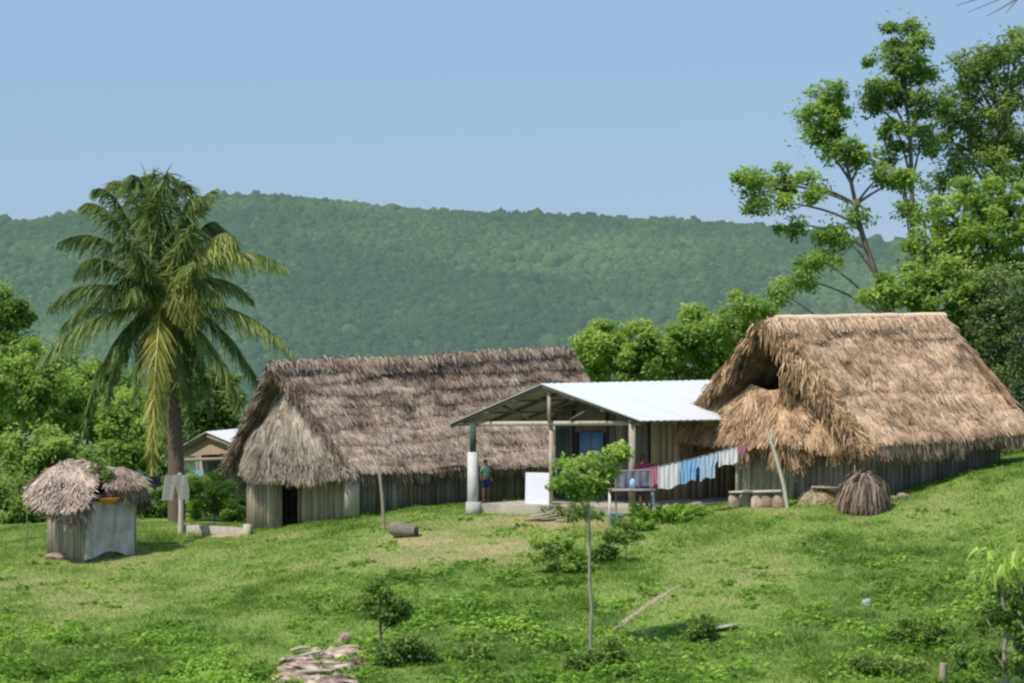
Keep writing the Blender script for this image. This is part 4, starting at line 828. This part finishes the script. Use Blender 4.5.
q = G(867, 606); rock('white_bag', q+[0, 0, .05], (.10, .08, .11), mat('bag_white', (.16, .22, .15), (.50, .56, .46), 9), 'crumpled whitish plastic bag on the lower right slope', 'bag', 41, 3, .4)
q = G(943, 684); g = MB(); g.tube([q-[0, 0, .3], q+[0, 0, .2], q+[.01, 0, .42]], [.095, .09, .085], 10, .7, rough=.02); tag(g.build('fence_post', M['wood'], smooth=True), 'short cut fence post at the bottom right of the slope', 'post')
# ------------------------------------------------------------------ rock outcrop lower middle-left
oc = empty('rock_outcrop', G(322, 672), 'eroded pale pinkish rock outcrop breaking through the lower slope', 'rock outcrop')
oo = G(322, 668)
g = MB()
oc_r = np.random.default_rng(5)
for k, (px_, py_, sx, sy, sz, rz) in enumerate([(318, 668, .86, .6, .30, .2), (296, 678, .5, .45, .24, .3), (345, 656, .5, .4, .30, .1), (300, 662, .4, .3, .2, .3), (328, 684, .6, .4, .2, .1), (360, 662, .26, .25, .24, 0)]+[(oc_r.uniform(284, 362), oc_r.uniform(652, 684), oc_r.uniform(.14, .4), oc_r.uniform(.12, .2), oc_r.uniform(.07, .26), oc_r.uniform(-.2, .5)) for _ in range(16)]):
    c = G(px_, py_); v, f = ico(4); v = v*(1+.30*fbm(v*[1, 1, 2.2]+k*5, .8, 50+k, 4)+.10*np.abs(vnoise(v+k, .16, k)))[:, None]*[sx, sy, sz]; ca, sa = math.cos(rz), math.sin(rz); v = v@np.array([[ca, sa, 0], [-sa, ca, 0], [0, 0, 1]])
    w = v*[1, 1, .48]+c+[0, 0, sz*.02]; w[:, 2] += .05*vnoise(w*[1, 1, 0], .13, 9); g.add(w, f, np.clip(.42+.75*fbm(w*[.35, 1, 4], .16, 7, 3), 0, 1))
g.build('rock_face', M['rock'], oc)
for k in range(9):
    q = G(oc_r.uniform(284, 360), oc_r.uniform(648, 680))+[0, 0, .11]; d_ = np.array([oc_r.uniform(.2, .5), oc_r.uniform(-.1, .2), oc_r.uniform(-.03, .08)]); g = MB(); g.tube([q-d_, q+[0, 0, .02], q+d_], [.03, .045, .02], 6, oc_r.uniform(.2, .9), rough=.02)
    tag(g.build('dead_branch', M['barkp'] if k % 2 else M['wood'], smooth=True), 'weathered dead stick lying on the rock outcrop', 'branch', 'dead sticks on the rock outcrop')
q = G(344, 643); rock('rock', q+[0, 0, .08], (.13, .12, .15), M['rock'], 'upright knobbly pale rock on top of the rock outcrop', 'rock', 61, 4, .4)
# ------------------------------------------------------------------ shrubs and young trees on the slope
def shrub(px, py, bl, n, m_, label, leaf=.10, clump=.18, tint=0, name='shrub'):
    base_ = G(px, py); D_ = base_[1]
    return tree(name, base_, [P(px, py-8, D_)], [B(a, b, D_, c, d, (c+d)/2*D_/F) for a, b, c, d in bl], n, m_, M['bark'], label, 'shrub', 'shrubs scattered on the grass slope', leaf=leaf, clump=clump, tr=.025, parts=('stem', 'foliage'), tint=tint)
shrub(562, 574, [(545, 548, 14, 10), (565, 548, 14, 10), (555, 562, 18, 12), (578, 566, 14, 12)], 2600, M['leafb'], 'light green shrub left of the thin sapling trunk', tint=.05)
shrub(608, 564, [(606, 548, 12, 10), (600, 558, 12, 8), (616, 540, 10, 8)], 1500, M['leafd'], 'dark shrub just right of the thin sapling trunk', tint=.05)
shrub(626, 540, [(622, 530, 10, 8), (632, 534, 8, 7), (614, 536, 8, 7)], 1100, M['leafd'], 'small dark shrub below the blue bucket', tint=.1)
shrub(560, 516, [(556, 510, 14, 5), (574, 512, 14, 6), (590, 514, 12, 6)], 900, M['leafd'], 'low dark weeds along the pavilion plinth', leaf=.08, clump=.12, tint=.1)
shrub(699, 640, [(700, 626, 11, 10), (694, 634, 9, 7), (706, 634, 9, 7)], 1500, M['leafd'], 'compact dark shrub beside the pale plank', clump=.12)
shrub(594, 668, [(580, 658, 12, 10), (600, 660, 14, 12), (612, 652, 10, 10)], 1800, M['leafd'], 'dark shrub at the foot of the sapling', tint=.08)
shrub(402, 666, [(396, 652, 14, 12), (410, 648, 12, 11), (386, 658, 12, 8), (420, 658, 12, 8)], 2600, M['leafd'], 'dark leafy shrub right of the rock outcrop', clump=.15)
shrub(916, 646, [(905, 634, 18, 10), (930, 630, 16, 12), (945, 622, 14, 10), (915, 620, 12, 8)], 1600, M['leafb'], 'pale green shrub behind the cut fence post', tint=-.02)
shrub(886, 672, [(880, 664, 18, 8), (905, 668, 16, 8), (862, 668, 14, 6)], 1400, M['leafd'], 'dark low shrub at the bottom left of the cut fence post', tint=.1)
shrub(460, 660, [(458, 650, 14, 8), (476, 652, 12, 8)], 900, M['leaf'], 'small mid green shrub low on the middle slope', clump=.14, tint=.05)
# lanceolate clump by basin
def blade_plant(px, py, n, h, m_, label, w=.07, spread=.5, name='leafy_plant', ntint=.55):
    base_ = G(px, py); g = MB(); a_ = rng.uniform(0, 2*np.pi, n); r_ = spread*rng.random(n)**.6
    c = base_+np.stack([r_*np.cos(a_), .6*r_*np.sin(a_), rng.random(n)*h*.45-.02], -1)
    d = np.stack([.6*np.cos(a_), .6*np.sin(a_), .5+rng.random(n)], -1)
    add_strips(g, c, d, h*rng.uniform(.5, 1, n), w*1.3, np.clip(ntint+.2*rng.standard_normal(n), 0, 1), droop=.5, seg=4)
    return tag(g.build(name, m_), label, 'plant')
blade_plant(664, 521, 420, .62, M['weed'], 'bright leafy plants clustered right of the blue bucket', spread=.85)
blade_plant(684, 516, 220, .45, M['weed'], 'smaller leafy clump in front of the black basin', spread=.45, ntint=.45)
blade_plant(636, 530, 160, .4, M['weed'], 'leafy clump low beside the blue bucket', spread=.45, ntint=.35)
# sapling in front of pavilion
b_ = G(592, 655); D_ = b_[1]
tree('young_tree', b_, [P(590, 600, D_), P(589, 540, D_), P(588, 500, D_), P(588, 470, D_)],
     [B(568, 468, D_, 14, 5), B(588, 462, D_+.2, 12, 5), B(612, 456, D_, 12, 6), B(575, 478, D_-.2, 20, 5), B(604, 472, D_+.2, 16, 6), B(561, 486, D_, 9, 4), B(620, 450, D_, 7, 4), B(594, 486, D_, 20, 5), B(582, 494, D_-.1, 12, 2)], 2300, M['leafb'], M['barkp'],
     'slim sapling with round light crown in front of the pavilion', 'young tree', leaf=.125, clump=.2, tr=.045, tint=.03)
tree('young_tree', G(586, 560), [P(586, 535, G(586, 560)[1]), P(586, 520, G(586, 560)[1])], [B(576, 514, 59, 12, 4, .3), B(594, 516, 59, 12, 5, .3), B(588, 508, 59, 10, 4, .3)], 500, M['leafd'], M['bark'], 'tiny dark seedling under the slim sapling crown', 'young tree', leaf=.10, clump=.10, tr=.015, tint=.1)
# small tree left-middle, flat tiered
b_ = G(381, 658); D_ = b_[1]
tree('young_tree', b_, [P(380, 635, D_), P(379, 605, D_), P(382, 590, D_)],
     [B(382, 590, D_, 10, 7), B(366, 598, D_, 13, 5), B(394, 602, D_, 14, 5), B(360, 606, D_, 9, 4), B(404, 610, D_, 9, 4), B(384, 614, D_, 15, 6), B(398, 618, D_, 9, 4), B(376, 584, D_, 7, 4)], 2000, M['leaf'], M['bark'],
     'small flat crowned tree beside the rock outcrop', 'young tree', leaf=.12, clump=.13, tr=.04, tint=-.02)
# right papaya-like sapling
b_ = G(1006, 700); D_ = b_[1]
rt = tree('young_tree', b_, [P(1006, 650, D_), P(1004, 600, D_), P(1002, 570, D_)],
     [B(1000, 600, D_, 20, 14), B(985, 620, D_, 16, 12), B(1018, 620, D_, 16, 16), B(1020, 585, D_, 12, 12), B(990, 648, D_, 20, 14), B(970, 655, D_+.4, 16, 10), B(1030, 640, D_, 20, 20), B(1020, 665, D_, 20, 14)], 5200, M['leaf'], M['barkp'],
     'pale stemmed sapling with long hanging leaves at the lower right edge', 'young tree', leaf=.11, clump=.15, tr=.065, tint=.02)
g = MB(); m = 150; c = P(1008, 562, D_)+rng.normal(0, 1, (m, 3))*[.34, .2, .16]; d = rng.standard_normal((m, 3))*[1, 1, .3]+[0, 0, -.2]
add_strips(g, c, d,   .25*rng.uniform(.6, 1.2, m), .10, np.clip(.85+.2*rng.standard_normal(m), 0, 1), droop=.9, seg=4)
g.build('long_leaves', M['leafb'], rt)
# ------------------------------------------------------------------ people
def skin_mesh(name, verts, edges, radii, m_, parent, sub=2, rootv=0):
    me = bpy.data.meshes.new(name); me.from_pydata([tuple(v) for v in verts], edges, []); o = bpy.data.objects.new(name, me); C.objects.link(o); o.parent = parent
    md = o.modifiers.new('skin', 'SKIN'); sv = me.skin_vertices[0].data
    for i, r_ in enumerate(radii): sv[i].radius = (r_, r_) if np.isscalar(r_) else r_
    for i in range(len(verts)): sv[i].use_root = (i == rootv)
    s = o.modifiers.new('sub', 'SUBSURF'); s.levels = s.render_levels = sub; me.materials.append(m_)
    md.use_smooth_shade = True
    return o
def person(loc, rz, s, label, arms, legs, shirt_m, low_m, skirt=False, hairlong=False, apron=None):
    """s scales a 1.6 m figure. arms: (elbow, wrist) per side in body space (x right, -y front)"""
    p = empty('person', loc, label, 'person'); p.rotation_euler = (0, 0, rz)
    V = []; E = []; Rr = []
    def add(v, r, par=None):
        V.append(np.array(v, float)*s); Rr.append(r*s if np.isscalar(r) else tuple(x*s for x in r)); k = len(V)-1
        if par is not None: E.append((par, k))
        return k
    pel = add((0, 0, .86), (.13, .10)); wa = add((0, 0, 1.0), (.11, .09), pel); ch = add((0, 0, 1.2), (.14, .10), wa); nb = add((0, .0, 1.34), .055, ch)
    hd0 = add((0, -.005, 1.42), .055, nb); hd = add((0, -.012, 1.50), (.078, .09), hd0); ht = add((0, -.005, 1.575), (.06, .075), hd)
    for sd, (el, wr) in zip((-1, 1), arms):
        sh_ = add((sd*.16, 0, 1.29), .05, ch); e_ = add(el, .038, sh_); w_ = add(wr, .026, e_)
        dv = unit(np.array(wr)-np.array(el)); palm_ = add(np.array(wr)+dv*.05, (.032, .018), w_)
        sdv = unit(np.cross(dv, [0, 1, .2]))
        for q, ln in zip((-.027, -.009, .009, .027), (.055, .07, .066, .05)):
            k1 = add(np.array(wr)+dv*.085+sdv*q, .0085, palm_); k2 = add(np.array(wr)+dv*(.085+ln*.5)+sdv*q*1.1+[0, -.006, 0], .008, k1); add(np.array(wr)+dv*(.085+ln)+sdv*q*1.15+[0, -.016, 0], .007, k2)
        t1 = add(np.array(wr)+dv*.03-sdv*.04*sd, .0095, palm_); add(np.array(wr)+dv*.07-sdv*.06*sd+[0, -.01, 0], .0085, t1)
    for sd, (kn, an) in zip((-1, 1), legs):
        hp = add((sd*.085, 0, .80), .085, pel); k_ = add(kn, .055, hp); c_ = add(lerp(kn, an, .3)+np.array([0, .01, 0]), .052, k_); a_ = add(an, .036, c_); hl = add(np.array(an)+[0, .02, -.05], .034, a_); add(np.array(an)+[0, -.13, -.055], (.036, .022), hl)
    skin_mesh('body', V, E, Rr, M['skin'], p)
    # face
    g = MB()
    g.lathe(np.array([0, -.10, 1.475])*s, [(.001, .024*s), (.009*s, .01*s), (.014*s, -.008*s), (.001, -.012*s)], 8, .5); lo = np.array(p.location)
    def loc_build(g_, nm, m_, par):
        for k in range(len(g_.V)): g_.V[k] = g_.V[k]+lo
        o = g_.build(nm, m_, None, True, origin=lo); o.parent = par; o.location = (0, 0, 0); return o
    loc_build(g, 'nose', M['skin'], p)
    for sd in (-1, 1):
        g = MB(); g.lathe(np.array([sd*.032, -.088, 1.502])*s, [(.001, -.009*s), (.011*s, -.004*s), (.011*s, .004*s), (.001, .009*s)], 8, .1); loc_build(g, 'eye', M['hair'], p)
        g = MB(); g.lathe(np.array([sd*.082, .005, 1.49])*s, [(.001, -.03*s), (.012*s, -.015*s), (.014*s, .015*s), (.001, .03*s)], 8, .5, .7, 1.4); loc_build(g, 'ear', M['skin'], p)
    g = MB(); g.lathe(np.array([0, -.093, 1.445])*s, [(.001, -.006*s), (.02*s, 0), (.001, .006*s)], 8, .3, 1, .4); loc_build(g, 'mouth', M['cred'], p)
    # hair cap
    v, f = ico(4); v = v*[.094, .106, .10]; kp = [k for k in range(len(f)) if (v[f[k]].mean(0)[2] > .02 or v[f[k]].mean(0)[1] > .0) and v[f[k]].mean(0)[2] > -.075]
    g = MB(); g.add((v*(1+.05*vnoise(v, .02, 3))[:, None]+[0, .012, 1.525])*s, f[kp], .5)
    if hairlong: g.tube(np.array([[0, .09, 1.52], [0, .125, 1.42], [0, .11, 1.28], [0, .10, 1.15]])*s, np.array([.05, .045, .04, .02])*s, 8, .5)
    loc_build(g, 'hair', M['hair'], p)
    # shirt: shell around torso and upper arms
    V = []; E = []; Rr = []
    a0 = add((0, 0, .90), (.155, .125)); a1 = add((0, 0, 1.03), (.14, .118), a0); a2 = add((0, 0, 1.2), (.165, .13), a1); a3 = add((0, 0, 1.33), (.085, .075), a2)
    for sd, (el, wr) in zip((-1, 1), arms):
        s1 = add((sd*.165, 0, 1.29), .066, a2); add(lerp((sd*.16, 0, 1.29), el, .7), .058, s1)
    skin_mesh('shirt', V, E, Rr, shirt_m, p)
    if skirt:
        g = MB(); g.lathe(np.array([0, 0, 0.])*s, [(.13*s, 1.0*s), (.16*s, .9*s), (.19*s, .7*s), (.23*s, .42*s), (.22*s, .42*s)], 24, .5, 1, .85); g.V[0] = g.V[0]+.012*np.stack([vnoise(g.V[0], .06, 3)]*3, -1); loc_build(g, 'skirt', low_m, p)
    else:
        V = []; E = []; Rr = []
        a0 = add((0, 0, .93), (.14, .11)); a1 = add((0, 0, .83), (.14, .115), a0)
        for sd, (kn, an) in zip((-1, 1), legs): h1 = add((sd*.095, 0, .74), .10, a1); add(lerp((sd*.09, 0, .74), kn, .75), .085, h1)
        skin_mesh('shorts', V, E, Rr, low_m, p)
    return p
q = P(482, 500, 66.6); q[2] = slabz+.002
person(q+[.10, -.05, 0], R(35), .72, 'child in green and white top standing behind the concrete pavilion post', [((-.22, .02, 1.06), (-.23, -.06, .86)), ((.22, .02, 1.06), (.22, -.08, .87))], [((-.09, -.01, .45), (-.09, .01, .09)), ((.10, -.05, .45), (.11, -.0, .09))], M['cgreen'], M['cnavy'])
q = np.array([P(644, 500, 65.05)[0], 65.3, slabz+.002]); 
person(q, R(25), .86, 'woman in magenta top reaching up at the clothesline beside the pavilion post', [((-.30, -.12, 1.36), (-.20, -.22, 1.52)), ((.30, -.16, 1.25), (.24, -.34, 1.34))], [((-.09, -.01, .45), (-.09, .01, .09)), ((.10, -.03, .45), (.11, .01, .09))], M['cmag'], M['cnavy'], skirt=True, hairlong=True)
# ------------------------------------------------------------------ grass and weeds
def in_building(x, y):
    pts = [(Wl, Wc, Wr, Wb), (V1, Vc, Vr, V4), (cs[0], cs[1], cs[2], cs[3]), (sA, sC, sR, s4)]
    m_ = np.zeros(len(x), bool)
    for q in pts:
        q = np.array(q)[:, :2]; k = np.ones(len(x), bool); sgn = None
        for i in range(4):
            a, b = q[i], q[(i+1) % 4]; cr = (b[0]-a[0])*(y-a[1])-(b[1]-a[1])*(x-a[0])
            if i == 0: s_ = np.sign(np.cross(q[1]-q[0], q[2]-q[1]))
            k &= cr*s_ > -.05
        m_ |= k
    return m_
N = 240000
y = 47.5+rng.random(N)**.9*26; x = rng.uniform(-.235, .235, N)*y
k = ~in_building(x, y)
pd = np.min(np.linalg.norm(np.stack([x, y], -1)[:, None]-cen[None, ::3, :2], axis=-1), axis=1) > .045; k &= pd
x, y = x[k], y[k]; dr = dryness(x, y); k = rng.random(len(x)) > (dr-.72)*1.9; x, y, dr = x[k], y[k], dr[k]; z = ground(x, y); n = len(x)
lush = np.clip(.75-dr, 0, 1)
h = (.045+.15*lush*rng.random(n)+.05*rng.random(n))*(1+1.6*lush/.4*np.maximum(0, fbm(np.stack([x, y], -1), .7, 77, 2)))
g = MB(); d = rng.normal(0, .45, (n, 3)); d[:, 2] = 1
# tuft tone so the turf has light and dark clumps
tt = dr+.15*vnoise(np.stack([x, y], -1), .28, 3)+.10*vnoise(np.stack([x, y], -1), .11, 6)+.14*rng.standard_normal(n)
add_strips(g, np.stack([x, y, z-.01], -1), d, h, .022+.01*rng.random(n), np.clip(tt, 0, 1), droop=.35, seg=2)
tag(g.build('grass', M['grass'], origin=np.array([0, 60, 0.])), 'short uneven grass on the hillside', 'grass', kind='stuff')
# broadleaf weeds in the lush patches
N = 34000; y = 47.5+rng.random(N)*19; x = rng.uniform(-.235, .235, N)*y; z = ground(x, y); px_, py_ = proj(np.stack([x, y, z], -1))
w = 1.5*np.exp(-((px_-120)/190)**2-((py_-678)/38)**2)+.9*np.exp(-((px_-470)/130)**2-((py_-645)/45)**2)+.7*np.exp(-((px_-880)/120)**2-((py_-650)/50)**2)+.5*np.exp(-((px_-460)/110)**2-((py_-590)/16)**2)+.8*np.exp(-((px_-1000)/60)**2-((py_-640)/60)**2)+.35*np.exp(-((px_-860)/80)**2-((py_-570)/25)**2)+.7*np.exp(-((px_-620)/80)**2-((py_-672)/22)**2)
w = w*1.15+.05; w *= np.clip(.5+1.1*fbm(np.stack([x, y], -1), 1.1, 8, 2), 0, 1.6)
k = (rng.random(N) < w*.55) & ~in_building(x, y); x, y, z = x[k], y[k], z[k]; n = len(x); per = 14
hh = .06+.38*rng.random(n)**1.3*np.clip(w[k], 0, 1); rr_ = .06+.13*rng.random(n); ct = np.clip(.46+.17*rng.standard_normal(n)+.38*fbm(np.stack([x, y], -1), 1.3, 4, 2), 0, 1)
i = np.repeat(np.arange(n), per); a_ = rng.uniform(0, 2*np.pi, len(i)); r_ = rr_[i]*rng.random(len(i))**.5
c = np.stack([x[i]+r_*np.cos(a_), y[i]+r_*np.sin(a_), z[i]+hh[i]*(.15+.85*rng.random(len(i)))*(1-.5*(r_/rr_[i])**2)], -1)
d = np.stack([np.cos(a_), np.sin(a_), .3*rng.standard_normal(len(i))], -1)
g = MB(); add_leaves(g, c, d, .12*rng.uniform(.5, 1.5, len(i)), .075*rng.uniform(.6, 1.3, len(i)), np.clip(ct[i]+.12*rng.standard_normal(len(i)), 0, 1))
tag(g.build('weeds', M['weed'], origin=np.array([0, 55, 0.])), 'leafy green weeds spread over the lower slope', 'weeds', kind='stuff')
# ------------------------------------------------------------------ light, sky, camera
sunv = unit(np.array([-.52, -.42, 1.0]))
sun = bpy.data.lights.new('sun', 'SUN'); sun.energy = 4.3; sun.angle = R(.55); sun.color = (1, .94, .84)
so = bpy.data.objects.new('sun', sun); C.objects.link(so); so.location = (-40, 20, 60)
so.rotation_euler = Vector(-sunv).to_track_quat('-Z', 'Y').to_euler()
W = bpy.data.worlds.new('World'); bpy.context.scene.world = W; W.use_nodes = True; nt = W.node_tree; nt.nodes.clear()
sky = nd(nt, 'ShaderNodeTexSky'); sky.sky_type = 'NISHITA'; sky.sun_disc = False
sky.sun_elevation = math.asin(sunv[2]); sky.sun_rotation = math.atan2(sunv[0], sunv[1])
sky.air_density = 1.0; sky.dust_density = .3; sky.ozone_density = 2.0
ml = nd(nt, 'ShaderNodeMixRGB'); ml.blend_type = 'MULTIPLY'; ml.inputs[0].default_value = 1; ml.inputs[2].default_value = (.88, .92, 1.0, 1)
bg = nd(nt, 'ShaderNodeBackground'); bg.inputs[1].default_value = .12; ow = nd(nt, 'ShaderNodeOutputWorld')
mc = nd(nt, 'ShaderNodeMixRGB'); mc.inputs[0].default_value = .8; mc.inputs[2].default_value = tuple(c/.12 for c in (.325, .48, .72))+(1,)
nt.links.new(sky.outputs[0], ml.inputs[1]); nt.links.new(ml.outputs[0], mc.inputs[1]); nt.links.new(mc.outputs[0], bg.inputs[0]); nt.links.new(bg.outputs[0], ow.inputs[0])
cam = bpy.data.cameras.new('camera'); cam.lens = 85; cam.sensor_width = 36; cam.clip_end = 8000; cam.clip_start = .5
co = bpy.data.objects.new('camera', cam); C.objects.link(co); co.location = (0, 0, ZC); co.rotation_euler = (math.pi/2-PITCH, 0, 0)
sc_ = bpy.context.scene; sc_.camera = co
sc_.view_settings.view_transform = 'Standard'; sc_.view_settings.look = 'None'; sc_.view_settings.exposure = 0
sc_.render.engine = 'CYCLES'; sc_.cycles.filter_width = 2.4
sc_.cycles.max_bounces = 6; sc_.cycles.use_denoising = True
